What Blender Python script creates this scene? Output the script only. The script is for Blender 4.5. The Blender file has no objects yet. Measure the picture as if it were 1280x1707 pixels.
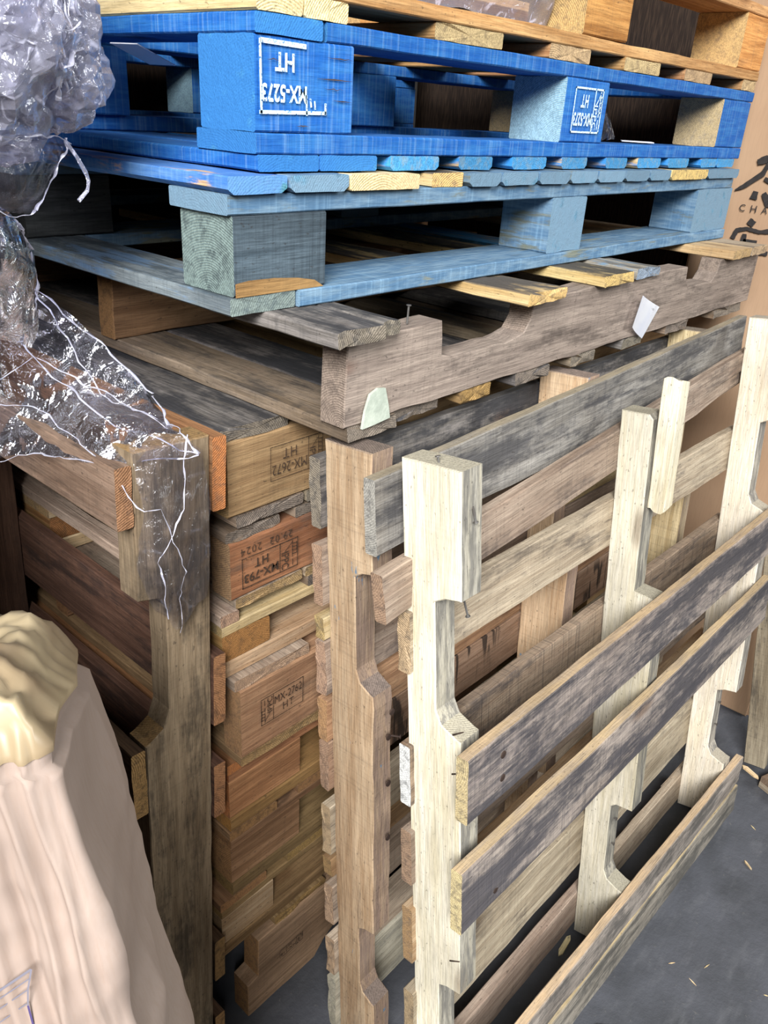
import bpy, bmesh, math, random
from mathutils import Vector, Matrix, noise
R=random.Random(7)
C=bpy.context.scene.collection
PI=math.pi
def lin(h):
    h=h.lstrip('#');o=[]
    for i in (0,2,4):
        c=int(h[i:i+2],16)/255
        o.append(c/12.92 if c<=.04045 else ((c+.055)/1.055)**2.4)
    return (*o,1)
# ------------------------------------------------------------------ materials
class NT:
    def __init__(s,name):
        s.m=bpy.data.materials.new(name); s.m.use_nodes=True; s.t=s.m.node_tree; s.t.nodes.clear()
    def n(s,typ,**k):
        o=s.t.nodes.new(typ)
        for a,v in k.items():
            if a[0]=='_': o.inputs[a[1:].replace('_',' ')].default_value=v
            else: setattr(o,a,v)
        return o
    def l(s,a,b): s.t.links.new(a,b)
    def math(s,op,a,b=None,c=None,clamp=False):
        o=s.n('ShaderNodeMath',operation=op,use_clamp=clamp)
        for i,v in enumerate((a,b,c)):
            if v is None: continue
            if isinstance(v,(int,float)): o.inputs[i].default_value=v
            else: s.l(v,o.inputs[i])
        return o.outputs[0]
    def mix(s,f,a,b,mode='MIX'):
        o=s.n('ShaderNodeMix',data_type='RGBA',blend_type=mode)
        for i,v in ((0,f),(6,a),(7,b)):
            if isinstance(v,(int,float)): o.inputs[i].default_value=v
            elif isinstance(v,tuple): o.inputs[i].default_value=v
            else: s.l(v,o.inputs[i])
        return o.outputs[2]
    def ramp(s,f,lo,hi):
        o=s.n('ShaderNodeMapRange',interpolation_type='SMOOTHSTEP'); s.l(f,o.inputs[0])
        o.inputs[1].default_value=lo;o.inputs[2].default_value=hi
        return o.outputs[0]
    def vec(s,v,sc):
        o=s.n('ShaderNodeVectorMath',operation='MULTIPLY'); s.l(v,o.inputs[0]); o.inputs[1].default_value=sc
        return o.outputs[0]
    def noise(s,v,sc=1,det=3,rough=.5,dist=0):
        o=s.n('ShaderNodeTexNoise'); s.l(v,o.inputs['Vector']); o.inputs['Scale'].default_value=sc
        o.inputs['Detail'].default_value=det;o.inputs['Roughness'].default_value=rough;o.inputs['Distortion'].default_value=dist
        return o.outputs['Fac']
WOODS={}
def wood(name,a,b,stain='#3a3836',amt=.3,end=None,end2=None,paint=None,pamt=0,pw=.5,saw=.3,rough=.82,smooth=False,zebra=0,bump=1,stain_scale=1.0,endpaint=True,edge=None,edgeamt=.9,wideax='z',edgefac=.45,blue=0):
    """sawn timber, grain along the local X axis of every board"""
    if name in WOODS: return WOODS[name]
    N=NT(name)
    tc=N.n('ShaderNodeTexCoord'); oi=N.n('ShaderNodeObjectInfo')
    off=N.n('ShaderNodeCombineXYZ')
    N.l(N.math('MULTIPLY',oi.outputs['Random'],37.0),off.inputs[0]);N.l(N.math('MULTIPLY',oi.outputs['Random'],91.0),off.inputs[1]);N.l(N.math('MULTIPLY',oi.outputs['Random'],53.0),off.inputs[2])
    ad=N.n('ShaderNodeVectorMath',operation='ADD');N.l(tc.outputs['Object'],ad.inputs[0]);N.l(off.outputs[0],ad.inputs[1]);P=ad.outputs[0]
    wob=N.noise(N.vec(P,(3,8,8)),1,2)
    # rings seen as streaks on the faces
    g1=N.noise(N.vec(P,(3.5,75,75)),1,5,.6,.6)
    g2=N.noise(N.vec(P,(14,330,330)),1,4,.65)
    gr=N.math('ADD',N.math('MULTIPLY',g1,.65),N.math('MULTIPLY',g2,.35))
    col=N.mix(N.ramp(gr,.36,.64),lin(b),lin(a))
    col=N.mix(N.math('MULTIPLY',N.ramp(wob,.42,.7),.35),col,lin(b),'MULTIPLY')
    # knots
    vo=N.n('ShaderNodeTexVoronoi');N.l(N.vec(P,(3.2,9,9)),vo.inputs['Vector']);vo.inputs['Scale'].default_value=1.0
    kn=N.math('SUBTRACT',1,N.ramp(vo.outputs['Distance'],.05,.16))
    col=N.mix(N.math('MULTIPLY',kn,.55),col,lin('#5b3a22'))
    # saw lines across the grain
    wv=N.n('ShaderNodeTexNoise');N.l(N.vec(P,(260,7,7)),wv.inputs['Vector']);wv.inputs['Scale'].default_value=1;wv.inputs['Detail'].default_value=2
    sawf=wv.outputs['Fac']
    col=N.mix(N.math('MULTIPLY',N.ramp(sawf,.5,.75),saw*.45),col,lin(stain))
    # weathering
    w1=N.noise(N.vec(P,(5*stain_scale,22*stain_scale,22*stain_scale)),1,5,.62,.4)
    w2=N.noise(N.vec(P,(22,160,160)),1,4,.7)
    w3=N.noise(N.vec(P,(60,60,60)),1,4,.7)
    ww=N.math('ADD',N.math('ADD',N.math('MULTIPLY',w1,.62),N.math('MULTIPLY',w2,.22)),N.math('MULTIPLY',w3,.16))
    lo=.62-.30*amt
    nsep=N.n('ShaderNodeSeparateXYZ');N.l(tc.outputs['Normal'],nsep.inputs[0])
    wmask=N.ramp(N.math('ABSOLUTE',nsep.outputs[2 if wideax=='z' else 1]),.4,.8)
    wide=N.math('ADD',edgefac,N.math('MULTIPLY',wmask,1-edgefac))
    wf=N.math('MULTIPLY',N.math('MULTIPLY',N.ramp(ww,lo,lo+.14),min(1,.45+amt*.55)),wide)
    col=N.mix(wf,col,lin(stain))
    if edge:
        en=N.noise(N.vec(P,(14,110,110)),1,5,.65)
        col=N.mix(N.math('MULTIPLY',N.math('SUBTRACT',1,wmask),N.math('ADD',edgeamt*.55,N.math('MULTIPLY',N.ramp(en,.35,.6),edgeamt*.45))),col,lin(edge))
    if blue:
        bn=N.noise(N.vec(P,(10,28,28)),1,4,.7);col=N.mix(N.math('MULTIPLY',N.ramp(bn,.74-blue,.78-blue),.75),col,lin('#4f86ad'))
    g3=N.noise(N.vec(P,(26,620,620)),1,3,.7);bl=N.noise(N.vec(P,(4,10,10)),1,4,.6)
    dv=N.math('MULTIPLY',N.math('ADD',.72,N.math('MULTIPLY',N.ramp(g3,.3,.62),.34)),N.math('ADD',.84,N.math('MULTIPLY',N.ramp(bl,.3,.7),.26)))
    dc=N.n('ShaderNodeCombineColor');[N.l(dv,dc.inputs[i]) for i in range(3)]
    col=N.mix(1.0,col,dc.outputs[0],'MULTIPLY')
    if zebra:
        zn=N.noise(N.vec(P,(46,5,5)),1,3,.5,1.2); zm=N.noise(N.vec(P,(3,9,9)),1,2)
        col=N.mix(N.math('MULTIPLY',N.ramp(zn,.52,.6),N.math('MULTIPLY',N.ramp(zm,.4,.55),.85)),col,lin('#26221f'))
    # fine dark specks
    sp=N.noise(N.vec(P,(120,240,240)),1,2)
    col=N.mix(N.math('MULTIPLY',N.ramp(sp,.66,.74),.5),col,lin('#2c2622'))
    pf=None
    if paint:
        p1=N.noise(N.vec(P,(9,60,60)),1,5,.68,.3);p2=N.noise(N.vec(P,(5,9,9)),1,3)
        pp=N.math('ADD',N.math('MULTIPLY',p1,.55),N.math('MULTIPLY',p2,.45))
        pl=.72-.5*pamt
        pf=N.ramp(pp,pl-.03*1,pl+.05)
        pf=N.math('MULTIPLY',pf,1.0) if pamt>=0 else pf
        pc1=N.mix(N.ramp(N.noise(N.vec(P,(20,110,110)),1,4,.6),.35,.7),lin(paint),lin(pw if isinstance(pw,str) else paint))
        pc1=N.mix(N.math('MULTIPLY',N.ramp(sawf,.45,.8),.25),pc1,lin('#8fb4cc'))
        col=N.mix(pf,col,pc1)
    # end grain
    geo=N.n('ShaderNodeSeparateXYZ');N.l(tc.outputs['Normal'],geo.inputs[0])
    ef=N.ramp(N.math('ABSOLUTE',geo.outputs[0]),.6,.8)
    ov=N.n('ShaderNodeSeparateXYZ');N.l(tc.outputs['Object'],ov.inputs[0])
    yy=N.math('ADD',ov.outputs[1],N.math('MULTIPLY',N.math('SUBTRACT',oi.outputs['Random'],.5),.25))
    zz=N.math('ADD',ov.outputs[2],.05)
    rr=N.math('SQRT',N.math('ADD',N.math('MULTIPLY',yy,yy),N.math('MULTIPLY',zz,zz)))
    rr=N.math('ADD',rr,N.math('MULTIPLY',wob,.004))
    rr=N.math('ADD',rr,N.math('MULTIPLY',N.noise(N.vec(P,(6,26,26)),1,3),.006))
    ring=N.math('SINE',N.math('MULTIPLY',rr,2300.0))
    ec=N.mix(N.math('ADD',.2,N.math('MULTIPLY',N.ramp(ring,-.8,.9),.45)),lin(end or a),lin(end2 or b))
    ecn=N.noise(N.vec(P,(1,90,90)),1,4,.7)
    ec=N.mix(1.0,ec,N.mix(N.ramp(N.noise(N.vec(P,(1,420,420)),1,3,.7),.35,.62),(.70,.70,.70,1),(1.05,1.05,1.05,1)),'MULTIPLY')
    ec=N.mix(N.math('MULTIPLY',N.ramp(ecn,.45,.68),.55 if amt>.15 else .25),ec,lin(stain))
    if paint and pamt>.6 and endpaint:
        ec=N.mix(N.math('MULTIPLY',N.ramp(N.noise(N.vec(P,(1,40,40)),1,4),.28,.42),.8),ec,lin(pw if isinstance(pw,str) else paint))
    col=N.mix(ef,col,ec)
    hv=N.n('ShaderNodeHueSaturation');N.l(col,hv.inputs['Color'])
    N.l(N.math('ADD',.82,N.math('MULTIPLY',oi.outputs['Random'],.34)),hv.inputs['Value'])
    N.l(N.math('ADD',.485,N.math('MULTIPLY',N.math('FRACT',N.math('MULTIPLY',oi.outputs['Random'],7.3)),.03)),hv.inputs['Hue']) if not paint else None
    bs=N.n('ShaderNodeBsdfPrincipled',_Roughness=rough);N.l(hv.outputs[0],bs.inputs['Base Color'])
    bs.inputs['Specular IOR Level'].default_value=.25
    hgt=N.math('ADD',N.math('ADD',N.math('MULTIPLY',g2,.5),N.math('MULTIPLY',g1,.5)),N.math('ADD',N.math('MULTIPLY',sawf,.35*saw+.05),N.math('MULTIPLY',w3,.3)))
    hgt=N.math('ADD',hgt,N.math('MULTIPLY',N.math('MULTIPLY',ring,ef),.03 if paint else .10))
    bp=N.n('ShaderNodeBump',_Strength=.8*bump,_Distance=.0022);N.l(hgt,bp.inputs['Height']);N.l(bp.outputs[0],bs.inputs['Normal'])
    out=N.n('ShaderNodeOutputMaterial');N.l(bs.outputs[0],out.inputs[0])
    WOODS[name]=N.m
    return N.m
def plain(name,c,rough=.6,metal=0,c2=None,sc=40,worn=0,bump=0,spec=.4):
    N=NT(name);tc=N.n('ShaderNodeTexCoord');bs=N.n('ShaderNodeBsdfPrincipled',_Roughness=rough,_Metallic=metal)
    bs.inputs['Specular IOR Level'].default_value=spec
    nz=N.noise(tc.outputs['Object'],sc,4,.6)
    N.l(N.mix(N.ramp(nz,.35,.65),lin(c),lin(c2 or c)),bs.inputs['Base Color'])
    if bump:
        bp=N.n('ShaderNodeBump',_Strength=bump,_Distance=.002);N.l(nz,bp.inputs['Height']);N.l(bp.outputs[0],bs.inputs['Normal'])
    out=N.n('ShaderNodeOutputMaterial')
    if worn:
        tr=N.n('ShaderNodeBsdfTransparent');ms=N.n('ShaderNodeMixShader')
        wn=N.noise(tc.outputs['Object'],260,3,.7)
        N.l(N.math('MULTIPLY',N.ramp(wn,.30+worn*.12,.42+worn*.12),1.0),ms.inputs[0]);N.l(tr.outputs[0],ms.inputs[1]);N.l(bs.outputs[0],ms.inputs[2]);N.l(ms.outputs[0],out.inputs[0])
    else: N.l(bs.outputs[0],out.inputs[0])
    return N.m
def film_mat(name,milk=.06,tint='#e8e9ff',ref=1.0,bs=60):
    N=NT(name);tc=N.n('ShaderNodeTexCoord')
    vo=N.n('ShaderNodeTexVoronoi',feature='DISTANCE_TO_EDGE');N.l(N.vec(tc.outputs['Object'],(1,1,.55)),vo.inputs['Vector']);vo.inputs['Scale'].default_value=bs
    nz=N.noise(tc.outputs['Object'],bs*.8,4,.6,2.5)
    nz2=N.noise(N.vec(tc.outputs['Object'],(1,1,.3)),bs*3,3,.6,1.5)
    h=N.math('ADD',N.math('ADD',nz,N.math('MULTIPLY',N.ramp(vo.outputs['Distance'],0,.25),.35)),N.math('MULTIPLY',nz2,.25))
    bp=N.n('ShaderNodeBump',_Strength=1.0,_Distance=.006);N.l(h,bp.inputs['Height'])
    gl=N.n('ShaderNodeBsdfAnisotropic',_Roughness=.12);gl.inputs['Color'].default_value=(1,1,1,1);N.l(bp.outputs[0],gl.inputs['Normal'])
    tr=N.n('ShaderNodeBsdfTransparent');tr.inputs[0].default_value=lin('#f4f4fb')
    fr=N.n('ShaderNodeFresnel',_IOR=1.5)
    m1=N.n('ShaderNodeMixShader');N.l(N.math('MULTIPLY',fr.outputs[0],1.6*ref,clamp=True),m1.inputs[0]);N.l(tr.outputs[0],m1.inputs[1]);N.l(gl.outputs[0],m1.inputs[2])
    df=N.n('ShaderNodeBsdfDiffuse');df.inputs[0].default_value=lin(tint)
    crease=N.math('SUBTRACT',1,N.ramp(vo.outputs['Distance'],.0,.05))
    m2=N.n('ShaderNodeMixShader');N.l(N.math('ADD',milk,N.math('MULTIPLY',N.math('MULTIPLY',crease,N.ramp(nz,.45,.6)),milk*2.5)),m2.inputs[0]);N.l(m1.outputs[0],m2.inputs[1]);N.l(df.outputs[0],m2.inputs[2])
    out=N.n('ShaderNodeOutputMaterial');N.l(m2.outputs[0],out.inputs[0])
    return N.m

M={}
M['p1']=wood('blue_painted_wood','#b59a76','#8a6a48','#274a6c',.12,paint='#15559e',pamt=.95,pw='#2d6cab',end='#4f93bf',end2='#2a6fa8',saw=.9)
M['p1m']=wood('blue_block_pale_end','#b59a76','#8a6a48','#274a6c',.12,paint='#15559e',pamt=.95,pw='#2d6cab',end='#a9c0c0',end2='#5f97b8',saw=.9,endpaint=False)
M['p1f']=wood('blue_block_bare_end','#b59a76','#8a6a48','#274a6c',.12,paint='#15559e',pamt=.95,pw='#2d6cab',end='#d2bd92',end2='#b09468',saw=.9,endpaint=False)
M['p1l']=wood('thin_blue_paint_wood','#c7b48c','#a58a60','#5b7f9a',.15,paint='#5fa2cf',pamt=.62,pw='#7fb4d4',end='#8cb7cf',end2='#5590b8',saw=.6)
M['p1e']=wood('blue_board_pale_side','#d2b98e','#b49567','#7e8f92',.2,paint='#2b7cc4',pamt=.55,pw='#3f8fcf',end='#4f97c4',end2='#2e77ab',saw=.4)
M['p2']=wood('faded_blue_wood','#8f9385','#6f7468','#44505c',.42,paint='#4d6c87',pamt=.62,pw='#718a9c',end='#6f9ab0',end2='#45718d',saw=.5)
M['p2d']=wood('shade_grey_block','#5e605e','#464847','#26292b',.6,end='#4e504e',end2='#3b3d3c')  # inner blocks coloured darker to stand for shade inside the pallet
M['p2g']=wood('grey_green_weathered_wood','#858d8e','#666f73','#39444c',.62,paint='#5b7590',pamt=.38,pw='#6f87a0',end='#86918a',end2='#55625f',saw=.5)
M['p2k']=wood('blackened_blue_wood','#62727a','#47565e','#2a3238',.72,end='#8b9a90',end2='#55696c',saw=.9)
M['p2s']=wood('blue_split_board','#d9b98b','#b9936a','#6d7f96',.3,paint='#3a6fb4',pamt=.66,pw='#5c88bd',end='#5f9aa6',end2='#2f6c82',saw=.3)
M['pale']=wood('fresh_pine','#ecd9ae','#d8bd88','#a98f68',.05,end='#ecd7a8',end2='#d2b37a',saw=.15)
M['paled']=wood('pine_mould_top','#e2c895','#c9a872','#3d3e42',.85,end='#e0bc80',end2='#c29a5e',saw=.2,edgefac=.08)
M['p0']=wood('brown_pine','#c49a68','#a17446','#6b5a48',.2,end='#cdb489',end2='#a98b60',saw=.3)
M['p0b']=wood('amber_block','#c98a55','#9c5f33','#6f5a4a',.2,end='#cba878',end2='#b58758',saw=.5)
M['grey']=wood('weathered_grey_wood','#92816d','#75644f','#3d3a38',.52,end='#8b7f70',end2='#5d544b',saw=.3)
M['dgrey']=wood('dark_mouldy_wood','#8a837d','#666059','#2c2d31',.72,end='#8d8272',end2='#5b5349',saw=.55)
M['p3']=wood('grey_brown_oak','#a19484','#83776a','#4a423b',.42,end='#a09280',end2='#6f6254',saw=.35,wideax='y')
M['tan']=wood('tan_worn_wood','#c9b08c','#ae9069','#6a5f54',.24,end='#b79a70',end2='#94734a',saw=.35)
M['tanr']=wood('pale_tan_runner','#cdb592','#b09470','#5b524a',.20,end='#8f8074',end2='#6a5c50',saw=.4,wideax='y',edge='#8c7868',edgeamt=.95,blue=.09)
M['tang']=wood('grey_tan_board','#b7a690','#94826e','#4a423e',.40,end='#b59a7c',end2='#8b7257',saw=.35)
M['rib']=wood('ribbed_mould_board','#b09a84','#927a66','#3d3a3d',.5,end='#b1906a',end2='#8b6c48',saw=1.0)
M['mgrey']=wood('streaked_grey_board','#a09a92','#7d7770','#3b3b3f',.56,end='#b9b4aa',end2='#8f8a80',saw=.6,edge='#a8977c',edgeamt=.7)
M['wht2']=wood('split_cream_wood','#efe6d0','#d9ccac','#a39c8e',.03,saw=.1)
M['rib2']=wood('ribbed_mould_board_white_end','#b09a84','#927a66','#3d3a3d',.5,end='#f0efe9',end2='#d8d7d2',saw=1.0)
M['gstr']=wood('grey_board_blue_streaks','#b5ab98','#8b8478','#47484a',.55,paint='#2f7fb3',pamt=.42,pw='#5b9cc2',end='#3f86bd',end2='#cdb88e',saw=.2,endpaint=False)
M['zeb']=wood('striped_bark_board','#b09678','#94795c','#4a423b',.2,zebra=1,saw=.2)
M['org']=wood('orange_stringer','#b08659','#8f6842','#66523f',.28,end='#c4884f',end2='#965f30',saw=.2)
M['orgr']=wood('red_orange_stringer','#b08058','#8c5f3e','#665548',.40,end='#b9986d',end2='#80664a',saw=.2)
M['yel']=wood('yellow_pine','#b08c69','#8e6b4e','#6a5746',.34,end='#b8936a',end2='#8c6740',saw=.3)
M['brn2']=wood('lowest_runner_shade_brown','#a5896a','#836a4f','#51443a',.3,end='#a98355',end2='#7b5a35',saw=.2,wideax='y')  # browned so the colour carries shade at the foot of the stack
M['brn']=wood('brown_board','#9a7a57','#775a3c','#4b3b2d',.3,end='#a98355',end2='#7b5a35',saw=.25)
M['blk']=wood('round_heart_block','#b58a5a','#8a5a36','#5c4330',.2,end='#b37a4e',end2='#7f4c2c',saw=.2)
M['cst']=wood('stained_grey_stringer','#97806a','#7a6450','#3a322b',.48,end='#a8825c',end2='#7f5a38',saw=.3,wideax='y')
M['cbd']=wood('dark_brown_board','#6e5240','#523a2b','#2c2320',.5,end='#a98058',end2='#7b5430',saw=.2)
M['wht']=wood('cream_poplar','#e2d8c6','#d2c5ac','#958e80',.08,end='#b5ab95',end2='#8f867a',saw=.15,bump=.8,wideax='y',edge='#77726a',edgeamt=1.0,edgefac=.9)
M['whg']=wood('cream_poplar_greyed','#d7cfb8','#b9b09a','#7e7c74',.45,end='#cfc6ae',end2='#a39a84',saw=.3)
M['bfr']=wood('mouldy_front_board','#ab9c90','#8a7d76','#3a3a40',.74,end='#d8c49a',end2='#b9a070',saw=.8,stain_scale=.7,edge='#b89d7c',edgeamt=1.0,edgefac=.2)
M['bbt']=wood('bottom_grey_board','#a0978a','#7f776c','#43423f',.6,edge='#bba57f',edgeamt=1.0,edgefac=.2,end='#b7a17a',end2='#8d774f',saw=.4)
M['dust']=wood('dusty_board','#8a7460','#6e5a48','#5a5048',.3)
M['ink']=plain('black_stencil_ink','#33261c',.9,c2='#4a3626',sc=200,worn=.25)
M['wink']=plain('white_stencil_paint','#d9ecf2',.9,c2='#b9d8e8',sc=300,worn=.45)
M['steel']=plain('dull_steel','#8e8c88',.45,.8,c2='#6d6660')
M['rust']=plain('rusty_steel','#5b4a40',.7,.5,c2='#3d302a')
M['film']=film_mat('clear_stretch_film',.012,ref=.55,bs=30)
M['filmb']=film_mat('bunched_stretch_film',.15,'#ecebff',1.5,26)
M['film2']=film_mat('thin_stretch_film',.02,ref=.6,bs=30)
M['paper']=plain('white_label_paper','#fbfcff',.6,c2='#f2f4fb',sc=20)
M['stk']=plain('torn_grey_green_sticker','#b9c0b0',.75,c2='#a3ab9c',sc=60,bump=.6)
M['dot']=plain('grey_print','#55585f',.9)
M['ctext']=plain('printed_black_ink','#2a2726',.85,c2='#35302e',sc=80)
M['line']=plain('grey_drawing_ink','#77737c',.9)
M['lined']=plain('violet_drawing_ink','#4a3f6a',.9)
def card(name,a,b,sc=3,bump=.15):
    N=NT(name);tc=N.n('ShaderNodeTexCoord')
    n1=N.noise(tc.outputs['Object'],sc,3);n2=N.noise(N.vec(tc.outputs['Object'],(300,300,25)),1,3)
    c=N.mix(N.ramp(n1,.3,.7),lin(a),lin(b));c=N.mix(N.math('MULTIPLY',N.ramp(n2,.4,.7),.12),c,lin('#8a6f58'))
    bs=N.n('ShaderNodeBsdfPrincipled',_Roughness=.8);N.l(c,bs.inputs['Base Color']);bs.inputs['Specular IOR Level'].default_value=.2
    bp=N.n('ShaderNodeBump',_Strength=bump,_Distance=.002);N.l(N.noise(tc.outputs['Object'],25,4),bp.inputs['Height']);N.l(bp.outputs[0],bs.inputs['Normal'])
    o=N.n('ShaderNodeOutputMaterial');N.l(bs.outputs[0],o.inputs[0]);return N.m
M['card']=card('pale_corrugated_cardboard','#a59488','#99877b')
M['cardb']=card('tan_corrugated_cardboard','#b99a7c','#ad8d70')
M['cardd']=card('shade_black_cardboard','#2e241e','#251d19')  # near black, deep shade put into the colour of the added boxes
def tape():
    N=NT('glossy_packing_tape');tc=N.n('ShaderNodeTexCoord')
    bs=N.n('ShaderNodeBsdfPrincipled',_Roughness=.38);nz=N.noise(N.vec(tc.outputs['Object'],(1,1,2)),9,2,.5,.5)
    N.l(N.mix(N.ramp(nz,.35,.65),lin('#a59475'),lin('#87745a')),bs.inputs['Base Color'])
    bp=N.n('ShaderNodeBump',_Strength=.7,_Distance=.006);N.l(nz,bp.inputs['Height']);N.l(bp.outputs[0],bs.inputs['Normal'])
    o=N.n('ShaderNodeOutputMaterial');N.l(bs.outputs[0],o.inputs[0]);return N.m
M['tape']=tape()
def floor_mat():
    N=NT('dark_dusty_concrete');tc=N.n('ShaderNodeTexCoord');P=tc.outputs['Object']
    n1=N.noise(P,3.5,6,.6,.3);n2=N.noise(P,60,4,.7);n3=N.noise(N.vec(P,(9,30,1)),1,4,.6)
    c=N.mix(N.ramp(n1,.3,.7),lin('#3b3c3e'),lin('#54555a'))
    c=N.mix(N.math('MULTIPLY',N.ramp(n3,.5,.75),.35),c,lin('#6a6a6c'))
    c=N.mix(N.math('MULTIPLY',N.ramp(n2,.62,.75),.3),c,lin('#8a8478'))
    bs=N.n('ShaderNodeBsdfPrincipled',_Roughness=.75);N.l(c,bs.inputs['Base Color']);bs.inputs['Specular IOR Level'].default_value=.3
    bp=N.n('ShaderNodeBump',_Strength=.5,_Distance=.004);N.l(N.math('ADD',n2,n1),bp.inputs['Height']);N.l(bp.outputs[0],bs.inputs['Normal'])
    o=N.n('ShaderNodeOutputMaterial');N.l(bs.outputs[0],o.inputs[0]);return N.m
# ------------------------------------------------------------------ helpers
def obj(name,bm,mat,parent=None,mtx=None,smooth=False):
    me=bpy.data.meshes.new(name);bmesh.ops.recalc_face_normals(bm,faces=bm.faces[:]);bm.to_mesh(me);bm.free()
    for p in me.polygons: p.use_smooth=smooth
    o=bpy.data.objects.new(name,me);C.objects.link(o);me.materials.append(mat)
    if parent: o.parent=parent
    if mtx is not None: o.matrix_local=mtx
    return o
def tag(o,label,cat,group=None,kind=None):
    if label:o['label']=label
    if cat:o['category']=cat
    if group:o['group']=group
    if kind:o['kind']=kind
    return o
class Thing:
    def __init__(s,name,label,cat,origin=(0,0,0),rot=None,group=None):
        s.e=bpy.data.objects.new(name,None);C.objects.link(s.e);s.e.empty_display_size=.1
        s.off=Vector(origin) if rot is None else Vector((0,0,0))
        if rot is None: s.e.location=origin
        else: s.e.matrix_world=Matrix.Translation(origin)@rot
        tag(s.e,label,cat,group)
AX={'x':Matrix.Identity(3),'y':Matrix.Rotation(PI/2,3,'Z'),'z':Matrix.Rotation(-PI/2,3,'Y')}
def plank_bm(L,W,T,ch=.0015,rough=.0008,bow=0,jag0=0,jag1=0,wane=0,rnd=None,edge=.0012,lowch=0):
    rnd=rnd or R
    bm=bmesh.new();n=max(4,int(L/.03));nw=6
    sd=rnd.random()*100
    hw,ht=W/2,T/2;c=min(ch,T*.3);lc=lowch
    # ring, ordered: bottom left -> bottom right -> top right -> top left
    def ring():
        p=[]
        for k in range(nw+1): p.append((-hw+c+lc+(2*hw-2*c-2*lc)*k/nw,-ht))
        p+= [(hw,-ht+c+lc*.6),(hw,0),(hw,ht-c)]
        for k in range(nw+1): p.append((hw-c-(2*hw-2*c)*k/nw,ht))
        p+= [(-hw,ht-c),(-hw,0),(-hw,-ht+c+lc*.6)]
        return p
    rg=ring();m=len(rg);rows=[]
    jg0=[rnd.random() for _ in rg];jg1=[rnd.random() for _ in rg]
    for i in range(n+1):
        t=i/n;x=-L/2+L*t;row=[]
        e1=noise.noise(Vector((x*9,sd,0)))*edge;e2=noise.noise(Vector((x*9,sd,7)))*edge
        b=bow*(1-(2*t-1)**2)
        for k,(y,z) in enumerate(rg):
            yy=y+(e1 if y>0 else e2);zz=z+b
            if wane and y<0 and z>0:
                q=max(0,noise.noise(Vector((x*4,sd,3)))+.1)*wane; zz-=q;yy+=q
            zz+=noise.noise(Vector((x*14,y*30+sd,z*30)))*rough
            xx=x
            if i==0 and jag0: xx=x+(.5+noise.noise(Vector((y*70,z*25,sd)))*1.1+(jg0[k]-.5)*.15)*jag0
            if i==n and jag1: xx=x-(.5+noise.noise(Vector((y*70,z*25,sd+4)))*1.1+(jg1[k]-.5)*.15)*jag1
            row.append(bm.verts.new((xx,yy,zz)))
        rows.append(row)
    for i in range(n):
        for k in range(m):
            bm.faces.new((rows[i][k],rows[i][(k+1)%m],rows[i+1][(k+1)%m],rows[i+1][k]))
    for row in (rows[0],rows[-1]):
        ce=sum((v.co for v in row),Vector())/m;cv=bm.verts.new(ce)
        for k in range(m): bm.faces.new((row[k],row[(k+1)%m],cv))
    return bm
def plank(th,name,x,y,z,axis,mat,tilt=None,parent=None,label=None,**k):
    """box from ranges x,y,z in the thing's build frame; grain along axis"""
    lo=Vector((x[0],y[0],z[0]));hi=Vector((x[1],y[1],z[1]));d=hi-lo;c=(lo+hi)/2-th.off
    if axis=='x': L,W,T=d.x,d.y,d.z
    elif axis=='y': L,W,T=d.y,d.x,d.z
    else: L,W,T=d.z,d.y,d.x
    rot=AX[axis]
    if axis=='x' and d.z>d.y*1.3: # wide side upright
        L,W,T=d.x,d.z,d.y;rot=Matrix.Rotation(PI/2,3,'X')
    if axis=='y' and d.z>d.x*1.3:
        L,W,T=d.y,d.z,d.x;rot=AX['y']@Matrix.Rotation(PI/2,3,'X')
    if tilt: rot=Matrix.Rotation(tilt[1],3,tilt[0])@rot
    bm=plank_bm(L,W,T,rnd=random.Random(hash((round(lo.x*1000),round(lo.y*1000),round(lo.z*1000)))&0xffff),**k)
    o=obj(name,bm,mat,parent or th.e)
    o.matrix_local=Matrix.Translation(c)@rot.to_4x4() if parent is None else Matrix.Translation(c)@rot.to_4x4()
    if label:o['label']=label
    return o
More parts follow.
